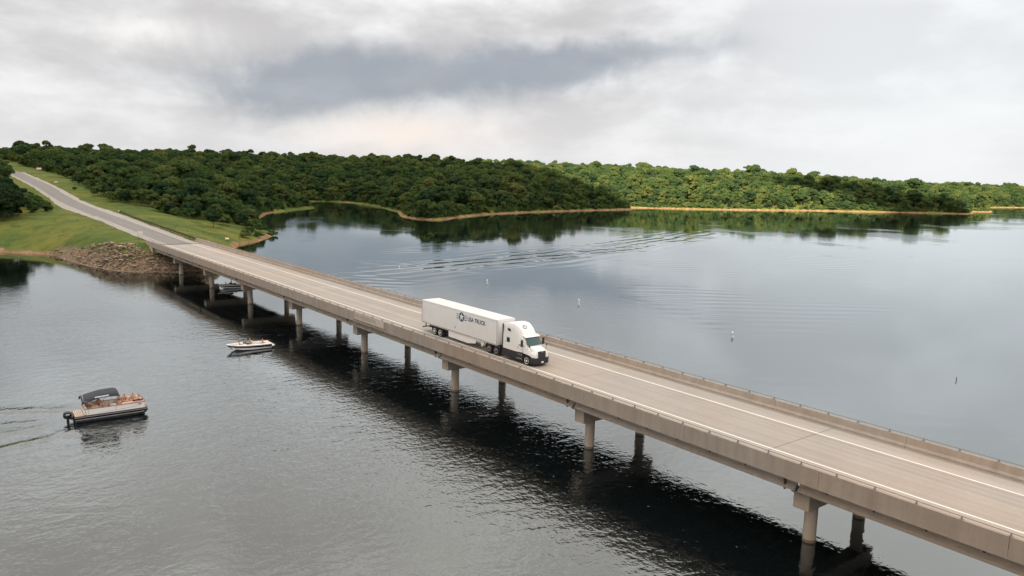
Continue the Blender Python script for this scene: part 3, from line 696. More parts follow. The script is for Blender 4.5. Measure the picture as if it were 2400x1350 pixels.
# ------------------------------------------------------------------ boats
m_gel = mat('white_gelcoat', (.88, .87, .85), .2, 0, .03, 1, coat=.5)
m_navyh = mat('dark_navy_gelcoat', (.016, .012, .028), .18, 0, .1, 1)
m_tan = mat('tan_vinyl', (.58, .33, .21), .55, 0, .15, 3)
m_cream = mat('cream_vinyl', (.70, .60, .50), .55, 0, .1, 3)
m_brown = mat('brown_carpet', (.28, .17, .11), .9, 0, .2, 4)
m_bblk = mat('black_motor', (.012, .012, .016), .22, 0, .05, 2)
m_canvas = mat('charcoal_canvas', (.038, .042, .058), .85, 0, .2, 2.5, .02, 3)
m_red = mat('red_towel', (.62, .05, .07), .9, 0, .1, 6)
m_bglass = mat('tinted_screen', (.05, .07, .08), .08)
def runabout(name, L, Bm, loc, rz, label, stripe, seat, open_bow=True):
    o = empty(name, loc, rz); tag(o, label, 'boat')
    N = 15; T = [i/(N-1) for i in range(N)]
    def prm(t):
        x = -L/2+L*t; b = Bm/2*(1-max(0, (t-.5)/.5)**2.4*.97)*(.93+.07*min(1, t/.25)); g_ = .70+.20*t*t; c = .08+.42*max(0, t-.35)**1.8*1.6; kz = -.30+1.0*max(0, t-.55)**2*2.6
        return x, b, g_, c, min(kz, g_-.12)
    hs = []; st = []; dk = []
    for t in T:
        x, b, g_, c, kz = prm(t); xr = x
        h = [(b, g_), (b*1.0, g_-.10), (b*.955, g_-.46+.16*t), (b*.90, c), (b*.45, (c+kz)/2-.03)]
        hs.append([(xr-1.0*max(0, (t-.55)/.45)**2*(g_-z)/.9, y, z) for y, z in h] + [(xr-1.0*max(0, (t-.55)/.45)**2*(g_-kz)/.9, 0, kz)] + [(xr-1.0*max(0, (t-.55)/.45)**2*(g_-z)/.9, -y, z) for y, z in h[::-1]])
        inside = .10 < t < (.90 if open_bow else .66); fl = .22 if inside else g_+.03
        inn = b*.76 if inside else b*.6
        dk.append([(xr, b, g_), (xr, b*.92, g_+.06), (xr, inn, g_+.05), (xr, inn*.97, fl), (xr, -inn*.97, fl), (xr, -inn, g_+.05), (xr, -b*.92, g_+.06), (xr, -b, g_)])
    hull = MB().loft(hs, False, False); hull._add(hs[0], [tuple(range(len(hs[0])))]); hull.build('hull', m_gel, o, ang=30)
    for s in (0, 1):
        sec = []
        for row in hs:
            a, b_ = (row[1], row[2]) if s == 0 else (row[-2], row[-3]); sg = 1 if s == 0 else -1
            sec.append([(a[0], a[1]+sg*.012, a[2]), (b_[0], b_[1]+sg*.012, b_[2])])
        MB().loft(sec, False, False).build('hull_stripe', stripe, o)
    MB().loft(dk, False, False).build('deck', m_gel, o, ang=30)
    # seats
    mb = MB().box(-L*.36, -L*.27, -Bm*.33, Bm*.33, .22, .52); mb.box(-L*.395, -L*.355, -Bm*.34, Bm*.34, .22, .86); mb.build('rear_bench', seat, o, bevel=.04)
    for y in (-Bm*.2, Bm*.2):
        mb = MB().box(-L*.10, -L*.03, y-.24, y+.24, .22, .6); mb.box(-L*.125, -L*.095, y-.24, y+.24, .5, 1.02); mb.build('helm_seat', seat, o, bevel=.04)
        MB().box(L*.05, L*.12, y-.28, y+.28, .22, .86).build('console', m_gel, o, bevel=.04)
    if open_bow:
        for s in (-1, 1):
            MB().loft([[(L*.14, s*Bm*.36, .25), (L*.14, s*Bm*.36, .6), (L*.14, s*Bm*.17, .6), (L*.14, s*Bm*.17, .25)], [(L*.36, s*Bm*.17, .25), (L*.36, s*Bm*.17, .68), (L*.36, s*Bm*.04, .68), (L*.36, s*Bm*.04, .25)]]).build('bow_seat', seat, o)
    # wrap windscreen
    sec = []
    for i in range(9):
        a = -1+2*i/8; y = a*Bm*.40; x = L*.115 - .42*a*a*a*a - .15*a*a
        sec.append([(x, y, .80), (x-.22, y*.95, 1.14)])
    MB().loft(sec, False, False).build('windscreen', m_bglass, o)
    mb = MB(); mb.tube([q[1] for q in sec], .018, 6); mb.build('windscreen_frame', m_chr, o)
    MB().box(-L*.47, -L*.40, -Bm*.34, Bm*.34, .7, .82).build('sun_pad', seat, o, bevel=.03)
    MB().prismz([(-L*.5-.55, -Bm*.30), (-L*.5-.62, 0), (-L*.5-.55, Bm*.30), (-L*.5+.02, Bm*.42), (-L*.5+.02, -Bm*.42)], .26, .36).build('swim_platform', m_gel, o, bevel=.02)
    mb = MB().box(-L*.5-.5, -L*.5-.1, -.13, .13, -.4, .2); mb.build('outdrive', m_bblk, o, bevel=.03)
    for s in (-1, 1):
        for t in (.2, .55, .85):
            x, b, g_, c, kz = prm(t); MB().tube([(x-.1, s*b*.9, g_+.07), (x-.07, s*b*.9, g_+.13), (x+.07, s*b*.9, g_+.13), (x+.1, s*b*.9, g_+.07)], .014, 6).build('cleat', m_chr, o)
    return o
# speedboat leaving from under the bridge, bow towards -y
SBX, SBY = 79.3, -10.4
runabout('speedboat', 6.3, 2.3, (SBX, SBY, .02), R_(-92), 'white bowrider speedboat with a dark navy hull stripe, heading away from the bridge', m_navyh, m_cream)
runabout('fishing_boat', 6.2, 2.2, (21.6, 6.4, .02), R_(-88), 'white boat with a black side stripe passing under the bridge between two piers', m_bblk, m_brown)
def at(base, rz, x, y, z):
    v = Matrix.Rotation(rz, 3, 'Z') @ Vector((x, y, z)); return (base[0]+v.x, base[1]+v.y, base[2]+v.z)
b1 = (SBX, SBY, .02); a1 = R_(-92)
person('person in a pale top at the bow seat of the speedboat', 'lounge', at(b1, a1, 1.3, .45, .52), a1+R_(160), (.62, .42, .34), (.35, .25, .22))
person('person in a peach shirt sitting at the helm of the speedboat', 'sit', at(b1, a1, -.45, -.46, .52), a1, (.66, .45, .36), (.12, .12, .16))
person('person in a white shirt sitting on the rear bench of the speedboat', 'sit', at(b1, a1, -2.05, .25, .44), a1, (.75, .73, .72), (.08, .08, .12))
b2 = (21.6, 6.4, .02); a2 = R_(-88)
person('person in dark clothes standing in the middle of the boat under the bridge', 'stand', at(b2, a2, .2, .0, .24), a2, (.06, .04, .04), (.03, .03, .04), scale=.95)
person('person in grey sitting at the front of the boat under the bridge', 'sit', at(b2, a2, 1.4, .1, .52), a2+R_(180), (.20, .19, .22), (.05, .05, .06))

# ------------------------------------------------------------------ pontoon boat
PB = (101.9, -32.75, 0.0); PA = R_(88)
pon = empty('pontoon_boat', PB, PA); tag(pon, 'white and black pontoon boat with a charcoal canopy motoring at the left', 'boat')
L2 = 3.45
for s in (-1, 1):
    secs = []
    for x, r, dz in ((-L2+.05, .05, 0), (-L2+.1, .31, 0), (-2, .33, 0), (2.2, .33, 0), (2.8, .29, .05), (3.25, .17, .16), (3.45, .04, .24)):
        secs.append([(x, s*.86+r*math.cos(a), .20+dz+r*math.sin(a)) for a in [2*math.pi*k/16 for k in range(16)]])
    MB().loft(secs).build('pontoon_tube', m_bblk, pon)
    MB().box(-L2+.1, 3.0, s*1.18-.02, s*1.18+.02, .36, .41).build('tube_strake', m_alu, pon, smooth=False)
def rounded(x0, x1, w, r, rf, n=6):
    P = []
    for cx, cy, a0, rr in ((x1-rf, w-rf, 0, rf), (x0+r, w-r, 90, r), (x0+r, -w+r, 180, r), (x1-rf, -w+rf, 270, rf)):
        for i in range(n+1):
            a = R_(a0+90*i/n); P.append((cx+rr*math.cos(a), cy+rr*math.sin(a)))
    return P
dk = MB().prismz(rounded(-L2, 3.4, 1.27, .1, .5), .56, .74).build('deck', mat('dark_deck_trim', (.02, .016, .022), .4), pon, smooth=False)
MB().prismz(rounded(-L2+.03, 3.37, 1.24, .1, .48), .741, .752).build('deck_floor', m_brown, pon, smooth=False)
MB().prismz(rounded(-L2+.0, 3.41, 1.285, .1, .5), .63, .665).build('rub_rail', m_alu, dk, smooth=False)
# fence panels with rails
ring_o = rounded(-2.55, 3.25, 1.2, .32, .55, 6)
def fence(i0, i1, name):
    n = len(ring_o); pts = [ring_o[i % n] for i in range(i0, i1+1)]
    sec = []
    for k_, (x, y) in enumerate(pts):
        a = Vector(pts[min(k_+1, len(pts)-1)]) - Vector(pts[max(k_-1, 0)]); nn = Vector((a.y, -a.x)).normalized()*.025
        sec.append([(x+nn.x, y+nn.y, .80), (x+nn.x, y+nn.y, 1.36), (x-nn.x, y-nn.y, 1.36), (x-nn.x, y-nn.y, .80)])
    f_ = MB().loft(sec, True, True).build('fence_panel', m_gel, pon)
    MB().tube([(x, y, 1.40) for x, y in pts], .045, 8).build('fence_rail', mat('brown_rail', (.36, .16, .11), .5), f_)
    MB().tube([(x, y, .785) for x, y in pts], .022, 8).build('fence_rail', m_alu, f_)
fence(3, 9, 'port'); fence(10, 17, 'stern'); fence(18, 24, 'starboard'); fence(25, 30, 'bow')
for s in (-1, 1):                                       # long side graphics and posts
    MB().prism([(-1.2, .86), (1.8, .98), (2.7, 1.14), (2.6, 1.16), (1.7, 1.01), (-1.3, .885)], s*1.228-.003, s*1.228+.003).build('side_stripe', mat('taupe_stripe', (.42, .36, .31), .5), pon, smooth=False)
    for x in (-2.2, .35): MB().box(x-.02, x+.02, s*1.2-.035, s*1.2+.035, .75, 1.42).build('fence_post', m_alu, pon, smooth=False)
    MB().box(2.45, 2.75, *sorted((s*1.226, s*1.232)), 1.2, 1.28).build('badge', m_slate, pon, smooth=False)
# seating
def couch(x0, x1, y0, y1, back, name='couch'):
    c_ = MB().box(x0, x1, y0, y1, .752, 1.16).build(name, m_tan, pon, bevel=.05)
    bx0, bx1, by0, by1 = back; MB().box(bx0, bx1, by0, by1, 1.1, 1.56).build('back_cushion', m_cream, c_, bevel=.06)
couch(.9, 2.9, -1.12, -.58, (.9, 2.9, -1.16, -1.0)); couch(.9, 2.9, .58, 1.12, (.9, 2.9, 1.0, 1.16))
couch(-2.45, -1.75, -1.1, 1.1, (-2.5, -2.32, -1.1, 1.1)); couch(-1.7, -.4, .58, 1.12, (-1.7, -.4, 1.0, 1.16))
MB().box(-1.9, -1.2, -1.1, -.5, 1.16, 1.5).build('sun_lounge', m_tan, pon, bevel=.08)
hc = MB().prism([(-.15, .75), (.5, .75), (.5, 1.35), (.3, 1.62), (-.15, 1.55)], -1.1, -.4).build('helm_console', m_cream, pon, bevel=.03)
MB().prism([(.34, 1.6), (.37, 1.6), (.2, 1.95), (.17, 1.95)], -1.05, -.45).build('windscreen', m_bglass, hc, smooth=False)
w_ = MB(); w_.tube([(-.25+.05*math.sin(a), -.75+.19*math.cos(a), 1.52+.18*math.sin(a)) for a in np.linspace(0, 2*math.pi, 17)], .018, 6); w_.build('steering_wheel', m_bblk, hc)
hs_ = MB().box(-1.0, -.5, -1.0, -.5, 1.0, 1.2); hs_.box(-1.06, -.94, -1.02, -.48, 1.15, 1.75); hs_.box(-.85, -.65, -.85, -.65, .75, 1.0); hs_.build('helm_chair', m_tan, pon, bevel=.04)
# swim ladder rails and platform slats
for i in range(5): MB().box(-3.35+i*.16, -3.25+i*.16, -1.1, 1.1, .752, .775).build('platform_slat', m_cream, pon, smooth=False)
MB().tube([(-3.4, -1.0, .75), (-3.42, -1.0, 1.3), (-2.7, -1.05, 1.32), (-2.65, -1.05, .75)], .02, 8).build('grab_rail', m_chr, pon)
# outboard motor
mo = MB(); mo.loft([[(-3.95+x_*r, y_*r*.8, z) for x_, y_ in [(math.cos(a), math.sin(a)) for a in [2*math.pi*k/16 for k in range(16)]]] for z, r in ((.38, .24), (.44, .34), (.62, .40), (.86, .39), (1.02, .33), (1.10, .18))])
mo = mo.build('outboard_motor', m_bblk, pon); mo.data.name = 'outboard_motor'
mb = MB().box(-4.05, -3.8, -.09, .09, -.5, .5); mb.box(-3.85, -3.4, -.16, .16, .3, .6); mb.box(-3.72, -3.4, -.45, .45, .3, .62); mb.build('motor_leg', m_bblk, mo, bevel=.03)
for s in (-1, 1): MB().box(-4.12, -3.78, *sorted((s*.312, s*.322)), .80, .89).build('motor_decal', m_starw, mo, smooth=False)
# canopy on bows
def arch(x, w, z0, h, n=14):
    return [(x, w*math.cos(a), z0+h*math.sin(a)**.75 if math.sin(a) > 0 else z0) for a in np.linspace(0, math.pi, n)]
secs = [arch(x, w, z0, h) for x, w, z0, h in ((-2.75, 1.16, 1.92, .52), (-2.3, 1.17, 2.08, .50), (-1.6, 1.18, 2.28, .46), (-.9, 1.18, 2.44, .42), (-.2, 1.17, 2.44, .46), (.35, 1.15, 2.42, .50), (.62, 1.1, 2.34, .5), (.72, 1.05, 2.22, .44))]
mb = MB().loft(secs, False, False); mb.loft([[(x, y, z-.025) for x, y, z in sc_] for sc_ in secs], False, False); cn = mb.build('canopy', m_canvas, pon, ang=60)
mb = MB()
for x0_, x1_ in ((-2.6, -1.0), (-.9, -.8), (.5, -.7)): mb.tube([(x1_, 1.19, 1.4), (x0_, 1.14, 2.28), (x0_, .8, 2.66), (x0_, 0, 2.8), (x0_, -.8, 2.66), (x0_, -1.14, 2.28), (x1_, -1.19, 1.4)], .017, 6)
mb.build('canopy_frame', m_chr, pon)
for s in (-1, 1): MB().loft([[(-1.55, s*1.195, 2.46), (-1.55, s*1.175, 2.58)], [(-.25, s*1.195, 2.53), (-.25, s*1.175, 2.65)]], False, False).build('canopy_print', m_starw, cn, smooth=False)
# people aboard
P_ = lambda x, y, z: at(PB, PA, x, y, z)
SK = (.55, .33, .23)
person('person in a tan top sitting at the pontoon boat helm under the canopy', 'sit', P_(-.75, -.75, 1.12), PA, (.50, .34, .22), (.15, .12, .1), skin=SK)
person('person in a dark vest sitting beside the helm of the pontoon boat', 'sit', P_(.75, -.8, 1.08), PA+R_(90), (.03, .035, .05), (.1, .1, .12), skin=SK)
person('person sunbathing on the front right couch of the pontoon boat beside a red towel', 'lounge', P_(1.45, -.82, 1.08), PA+R_(20), (.55, .30, .24), (.45, .22, .2), skin=(.58, .36, .27))
person('person in a coral swimsuit sitting on the front left couch of the pontoon boat', 'sit', P_(1.5, .82, 1.08), PA-R_(90), (.60, .30, .24), (.5, .25, .2), skin=SK)
person('person with dark hair farthest forward on the front left couch of the pontoon boat', 'sit', P_(2.3, .82, 1.08), PA-R_(100), (.45, .27, .18), (.06, .05, .06), hair=(.02, .015, .01), skin=SK)
person('person in dark shorts sitting in the middle of the pontoon boat bow', 'sit', P_(2.75, .1, 1.0), PA+R_(180), (.56, .34, .24), (.03, .03, .04), skin=SK)
person('person in a black cap on the left couch just ahead of the pontoon boat canopy', 'sit', P_(1.0, .82, 1.08), PA-R_(85), (.52, .36, .26), (.05, .06, .09), skin=SK, hat=(.015, .015, .02))
person('person in an olive top on the left couch under the canopy of the pontoon boat', 'sit', P_(-1.0, .82, 1.08), PA-R_(90), (.25, .22, .12), (.1, .09, .06), skin=SK)
person('person in a white shirt at the stern couch of the pontoon boat', 'sit', P_(-2.1, .75, 1.08), PA, (.75, .74, .74), (.2, .2, .22), skin=SK)
tw = MB()
vs = [(x, y, .012*math.sin(x*19)+.01*math.cos(y*23)) for y in np.linspace(-.3, .3, 7) for x in np.linspace(-.5, .5, 12)]
tw._add(vs, [(j*12+i, j*12+i+1, j*12+i+13, j*12+i+12) for j in range(6) for i in range(11)]); tw.box(-.36, .36, -.18, .18, -.03, -.015)
t_ = tw.build('towel', m_red, None, P_(2.45, -1.02, 1.60), PA); t_.rotation_euler = (R_(-30), 0, PA); tag(t_, 'bright red towel over the couch back near the pontoon boat bow', 'towel')

# ------------------------------------------------------------------ buoys
m_buoy = mat('buoy_white', (.82, .82, .80), .4, 0, .06, 4); m_bo = mat('buoy_orange', (.45, .20, .10), .5)
labs = ['white marker buoy farthest from the truck, near the wake crests', 'white marker buoy on the water directly above the trailer front', 'tallest-looking white marker buoy on the open water above the truck cab',
        'white marker buoy on open water right of the truck, fourth in the line', 'small dark marker buoy nearest the right edge of the picture']
for (bx_, by_, hh, dk_), lb in zip(((8.2, 55.2, .75, 0), (41.1, 60.4, .9, 0), (74.1, 59.6, 1.1, 0), (111.5, 60.1, .95, 0), (145.8, 63.1, .5, 1)), labs):
    o = empty('marker_buoy', (bx_, by_, 0)); tag(o, lb, 'buoy', 'line of marker buoys along the bridge'); o.rotation_euler = (R_(4), R_(-3), 0)
    body = m_grey if dk_ else m_buoy; r = .05 if dk_ else .18
    MB().lathe_z([(r*.6, -.7), (r, -.6), (r, hh*.8), (r*.9, hh*.92), (r*.5, hh), (.03, hh+.01)], 16).build('float_body', body, o)
    MB().lathe_z([(r*1.2, -.12), (r*1.3, -.04), (r*1.2, .03), (r*1.01, .05)], 18).build('collar', body, o)
    for z in (hh*.45, hh*.72): MB().lathe_z([(r*1.02, z), (r*1.02, z+.035)], 16).build('band', m_grey, o)
# ------------------------------------------------------------------ trees
def leaf_material(name, dark, mid, light, seedoff=0):
    m = bpy.data.materials.new(name); m.use_nodes = True
    n = NB(m.node_tree); o = n.n('ShaderNodeOutputMaterial')
    oi = n.n('ShaderNodeObjectInfo'); P = n.n('ShaderNodeNewGeometry').outputs['Position']
    rnd = oi.outputs['Random']
    z1_ = n.noise(P, .05, 3, .5); z2_ = n.noise(P, .8, 3, .6)
    f = n.m('ADD', n.m('MULTIPLY', rnd, .75), n.m('MULTIPLY', z1_, .35))
    col = n.mix(n.rng(f, .15, .62), c4(dark), c4(mid)); col = n.mix(n.rng(f, .62, 1.0), col, c4(light))
    k = n.rng(z2_, .25, .75, .72, 1.28)
    col = n.v('MULTIPLY', col, n.comb(k, k, k))
    d = n.n('ShaderNodeBsdfDiffuse'); n.put(d.inputs[0], col)
    t = n.n('ShaderNodeBsdfTranslucent'); n.put(t.inputs[0], n.v('MULTIPLY', col, (1.1, 1.25, .6)))
    mx_ = n.n('ShaderNodeMixShader'); mx_.inputs[0].default_value = .34
    n.put(mx_.inputs[1], d.outputs[0]); n.put(mx_.inputs[2], t.outputs[0]); n.put(o.inputs[0], mx_.outputs[0])
    return m
m_leaf = leaf_material('broad_leaves', (.042, .078, .040), (.080, .122, .046), (.145, .165, .058))
m_ced = leaf_material('cedar_needles', (.020, .040, .024), (.026, .050, .028), (.040, .066, .032))
m_shr = leaf_material('shrub_leaves', (.055, .10, .040), (.09, .14, .05), (.15, .17, .06))
m_bark = mat('bark', (.10, .08, .062), .95, 0, .25, 2, .05, 4)
def crown_points(rng, kind, H, Rc):
    pts = []; nrm = []
    if kind == 'cedar':
        n = 2600
        t = rng.random(n)**.75; z = H*(.06+.94*t); r = Rc*(1-t)**.72*(.55+.45*np.sqrt(rng.random(n)))*(1+.22*np.sin(rng.random(n)*6.28+z*2.2))
        a = rng.random(n)*6.283; P = np.c_[r*np.cos(a), r*np.sin(a), z]; N = np.c_[np.cos(a), np.sin(a), .5+0*a]
        return P, N
    nb_ = {'broad': 26, 'tall': 24, 'shrub': 12, 'edge': 28, 'dark': 34, 'bush': 28}[kind]; z0 = {'broad': .2, 'tall': .18, 'shrub': .05, 'edge': .02, 'dark': .0, 'bush': 0.}[kind]*H
    cz = (z0+H)/2; hz = (H-z0)/2
    for b in range(nb_):
        while True:
            q = rng.uniform(-1, 1, 3)
            if .2 < np.linalg.norm(q) < 1: break
        q = q/np.linalg.norm(q)**.45
        q *= rng.uniform(.62, .98)
        wid = 1.0 - .28*max(q[2], 0) - .22*max(-q[2], 0)
        c = np.array([q[0]*Rc*wid, q[1]*Rc*wid, cz+q[2]*hz*.86]); br = Rc*rng.uniform(.18, .46)
        n = int({'broad': 190, 'tall': 190, 'shrub': 110, 'edge': 180, 'dark': 190, 'bush': 150}[kind]*(br/Rc/.36)**2)
        d = rng.normal(size=(n, 3)); d[:, 2] = np.abs(d[:, 2])*1.0 - .35*rng.random(n); d /= np.linalg.norm(d, axis=1)[:, None]
        P = c + d*br*np.array([1, 1, .78])*rng.uniform(.78, 1.08, (n, 1)); pts.append(P); nrm.append(d)
    P = np.concatenate(pts); N = np.concatenate(nrm); k_ = P[:, 2] > z0*.8
    return P[k_], N[k_]
def tree_mesh(seed, kind, H, Rc, leaf):
    rng = np.random.default_rng(seed); P, N = crown_points(rng, kind, H, Rc); n = len(P)
    N = N + rng.normal(size=N.shape)*.55; N /= np.linalg.norm(N, axis=1)[:, None]
    A = np.cross(N, rng.normal(size=N.shape)); A /= np.linalg.norm(A, axis=1)[:, None]; B_ = np.cross(N, A)
    s = (leaf*rng.uniform(.55, 1.3, n))[:, None]
    v = np.stack([P-A*s, P-B_*s*.62-N*s*.15, P+A*s*.95, P+B_*s*.62-N*s*.15], 1).reshape(-1, 3)
    cm_ = bpy.data.meshes.new('crown'); cm_.from_pydata(v.tolist(), [], np.arange(4*n).reshape(-1, 4).tolist())
    cm_.materials.append({'cedar': m_ced, 'shrub': m_shr, 'dark': m_ced, 'bush': m_shr}.get(kind, m_leaf))
    tb = MB(); hr = {'shrub': .5, 'cedar': .9}.get(kind, .72)*H; r0 = {'shrub': .05, 'cedar': .16}.get(kind, .2)*(H/11)**.8
    tb.tube([(0, 0, -.4), (.03*H*.2, 0, hr*.35), (-.02*H*.3, .02*H*.3, hr*.7), (0, 0, hr)], [r0*1.3, r0, r0*.7, r0*.25], 7)
    for i in range(6 if kind != 'cedar' else 3):
        a = i*2.4+seed; zb = hr*(.35+.09*i); q = Rc*.62
        tb.tube([(0, 0, zb), (q*.5*math.cos(a), q*.5*math.sin(a), zb+H*.09), (q*math.cos(a), q*math.sin(a), zb+H*.2)], [r0*.5, r0*.33, r0*.1], 5)
    return cm_, tb.mesh('trunk', m_bark)
KINDS = [('broad', 12.5, 5.2, .50), ('broad', 15.0, 6.8, .56), ('broad', 10.5, 4.9, .48), ('tall', 16.0, 4.3, .48), ('tall', 12.5, 3.9, .46), ('broad', 9.5, 4.4, .46), ('cedar', 9.0, 2.5, .34), ('shrub', 3.2, 1.9, .30), ('shrub', 2.2, 1.7, .26), ('edge', 9.5, 4.3, .52), ('edge', 7.0, 3.0, .44), ('dark', 10.5, 5.0, .42), ('bush', 9.5, 4.5, .5)]
TM = [tree_mesh(50+i, *k_) for i, k_ in enumerate(KINDS)]
NAME = {'broad': 'broadleaf_tree', 'tall': 'broadleaf_tree', 'edge': 'broadleaf_tree', 'dark': 'cedar_tree', 'bush': 'shrub', 'cedar': 'cedar_tree', 'shrub': 'shrub'}
def plant(k_, x, y, z, sc_, rz, label, group=None, sz=1.0):
    kd = KINDS[k_][0]
    o = empty(NAME[kd], (x, y, z-(.13*KINDS[k_][1]*sc_ if kd in ('dark', 'bush') else .1)), rz); o.scale = (sc_, sc_, sc_*sz)
    add('crown', TM[k_][0], o); add('trunk', TM[k_][1], o)
    return tag(o, label, 'shrub' if kd in ('shrub', 'bush') else 'tree', group)
def gz(x, y): return float(terrain_h(np.array([x]), np.array([y]))[0])
# forest positions
_EX = np.array([-3000, -640, -430, -358, -270, -207, -177, -163, -133, -112, -94, -90.])
_EY = np.array([40, 34, 29, 33, 27, 25, 25, 30, 31, 36, 41, 46.])
rng = np.random.default_rng(3)
def cand(sp, x0, x1, y0, y1):
    gx, gy = np.meshgrid(np.arange(x0, x1, sp), np.arange(y0, y1, sp)); gx = gx.ravel()+rng.uniform(-.45, .45, gx.size)*sp; gy = gy.ravel()+rng.uniform(-.45, .45, gy.size)*sp
    return gx, gy
gx1, gy1 = cand(7.0, -760, -80, -120, 800); gx2, gy2 = cand(8.5, -1150, -80, 800, 1900); gx3, gy3 = cand(9.5, -1250, -760, -60, 800)
gx = np.r_[gx1, gx2, gx3]; gy = np.r_[gy1, gy2, gy3]
dxy = np.c_[gx-CAM.x, gy-CAM.y]; dist = np.hypot(*dxy.T); ang = np.degrees(np.arctan2(dxy@np.array([math.cos(YAW), math.sin(YAW)]), dxy@np.array([-math.sin(YAW), math.cos(YAW)])))
sd = shore_distance(gx, gy)
ok = (sd > 2.6+1.5*fbm(gx, gy, 12, 77, 2)) & (np.abs(ang) < 41)
north = gy > 6.5
edge = np.interp(gx, _EX, _EY) + 3*fbm(gx, gy, 18, 91, 2)
clear_n = north & (gy < edge) & (gx > -2000)
clear_s = (~north) & ~((gx < -140) & (gy < -48.3+(189.1-gx)*51/561-6.0+1.5*fbm(gx, gy, 15, 93, 2)))
pt = (gx > -132) & (gy < 70)                    # meadow on the point
ok &= ~clear_n & ~clear_s & ~(pt & (gx > -113)) & (sd < 720)
ok &= ~((np.abs(gy-6.5) < 11) & (gx > -640))
gx, gy, dist, ang, sd = gx[ok], gy[ok], dist[ok], ang[ok], sd[ok]
gh = terrain_h(gx, gy)
kk = rng.choice(len(KINDS[:7]), gx.size, p=[.17, .17, .19, .14, .15, .10, .08])
near_edge = (sd < 13) | ((gy > 6.5) & (gy < edge[ok]+9)); kk = np.where(near_edge & (rng.random(gx.size) < .8), rng.choice([9, 10, 9], gx.size), kk)
ss_ = rng.uniform(.64, 1.16, gx.size)*np.where(near_edge, .85, 1.0)*np.where(rng.random(gx.size) < .12, 1.3, 1.0)*(1+.14*fbm(gx, gy, 60, 8, 2)); rz_ = rng.uniform(0, 6.28, gx.size)
sc_far = np.where(dist > 850, 1.12, 1.0); ss_ = ss_*sc_far*.92
order = np.argsort(dist); vis = [i for i in order if abs(ang[i]) < 33.2][:250]; visset = set(vis)
for i in vis:
    if gx[i] < -130 and gy[i] < 0: lb, gp_ = 'broadleaf tree in the wood at the left edge south of the road', 'trees of the wood at the left edge'
    elif gy[i] > 150 or gx[i] < -320: lb, gp_ = 'broadleaf tree on the shaded wooded hillside around the cove', 'trees of the hillside around the cove'
    else: lb, gp_ = 'broadleaf tree in the front rows of the shaded wood behind the roadside meadow', 'trees behind the roadside meadow'
    lb = lb.replace('broadleaf', {'broad': 'round-crowned broadleaf', 'tall': 'tall slender broadleaf', 'edge': 'low leafy', 'cedar': 'broadleaf'}[KINDS[kk[i]][0]])
    if KINDS[kk[i]][0] == 'cedar': lb = lb.replace('broadleaf', 'narrow dark cedar')
    plant(int(kk[i]), float(gx[i]), float(gy[i]), float(gh[i]), float(ss_[i]), float(rz_[i]), lb, gp_)
# the far wood: one mass, instanced on points
src = bpy.data.collections.new('forest_sources')
for i in range(len(TM)):
    c_, t_ = TM[i]; bm = bmesh.new(); bm.from_mesh(c_); nf = len(bm.faces); bm.from_mesh(t_)
    bm.faces.ensure_lookup_table()
    for f in bm.faces[nf:]: f.material_index = 1
    jm = bpy.data.meshes.new('forest_tree_%d' % i); bm.to_mesh(jm); bm.free(); jm.materials.append(c_.materials[0]); jm.materials.append(m_bark)
    src.objects.link(bpy.data.objects.new('s%02d_source' % i, jm))
def scatter(name, X, Y, Z, K, S, RZ, label, cat):
    pm = bpy.data.meshes.new(name); pm.from_pydata(np.c_[X, Y, Z].tolist(), [], [])
    for nm, typ, dat in (('idx', 'INT', K.astype(np.int32)), ('scl', 'FLOAT', S.astype(np.float32)), ('rotz', 'FLOAT', RZ.astype(np.float32))):
        at_ = pm.attributes.new(nm, typ, 'POINT'); at_.data.foreach_set('value', dat)
    o = add(name, pm); tag(o, label, cat, kind='stuff')
    ng = bpy.data.node_groups.get('scatter_on_points')
    if ng is None:
        ng = bpy.data.node_groups.new('scatter_on_points', 'GeometryNodeTree')
        ng.interface.new_socket('Geometry', in_out='INPUT', socket_type='NodeSocketGeometry'); ng.interface.new_socket('Geometry', in_out='OUTPUT', socket_type='NodeSocketGeometry')
        N_ = ng.nodes; gi = N_.new('NodeGroupInput'); go = N_.new('NodeGroupOutput'); ip = N_.new('GeometryNodeInstanceOnPoints'); ci = N_.new('GeometryNodeCollectionInfo')
        ci.inputs[0].default_value = src; ci.inputs['Separate Children'].default_value = True; ci.inputs['Reset Children'].default_value = True
        def na(nm, typ): a_ = N_.new('GeometryNodeInputNamedAttribute'); a_.data_type = typ; a_.inputs[0].default_value = nm; return a_.outputs[0]
        cx = N_.new('ShaderNodeCombineXYZ'); l_ = ng.links.new
        l_(na('rotz', 'FLOAT'), cx.inputs[2]); l_(gi.outputs[0], ip.inputs['Points']); l_(ci.outputs[0], ip.inputs['Instance'])
        ip.inputs['Pick Instance'].default_value = True; l_(na('idx', 'INT'), ip.inputs['Instance Index'])
        l_(cx.outputs[0], ip.inputs['Rotation']); l_(na('scl', 'FLOAT'), ip.inputs['Scale']); l_(ip.outputs[0], go.inputs[0])
    md = o.modifiers.new('scatter', 'NODES'); md.node_group = ng
    return o
rest = np.array([i for i in range(len(gx)) if i not in visset])
scatter('far_forest', gx[rest], gy[rest], gh[rest]-.1, kk[rest], ss_[rest], rz_[rest], 'continuous broadleaf wood covering the far hills above the lake', 'forest')
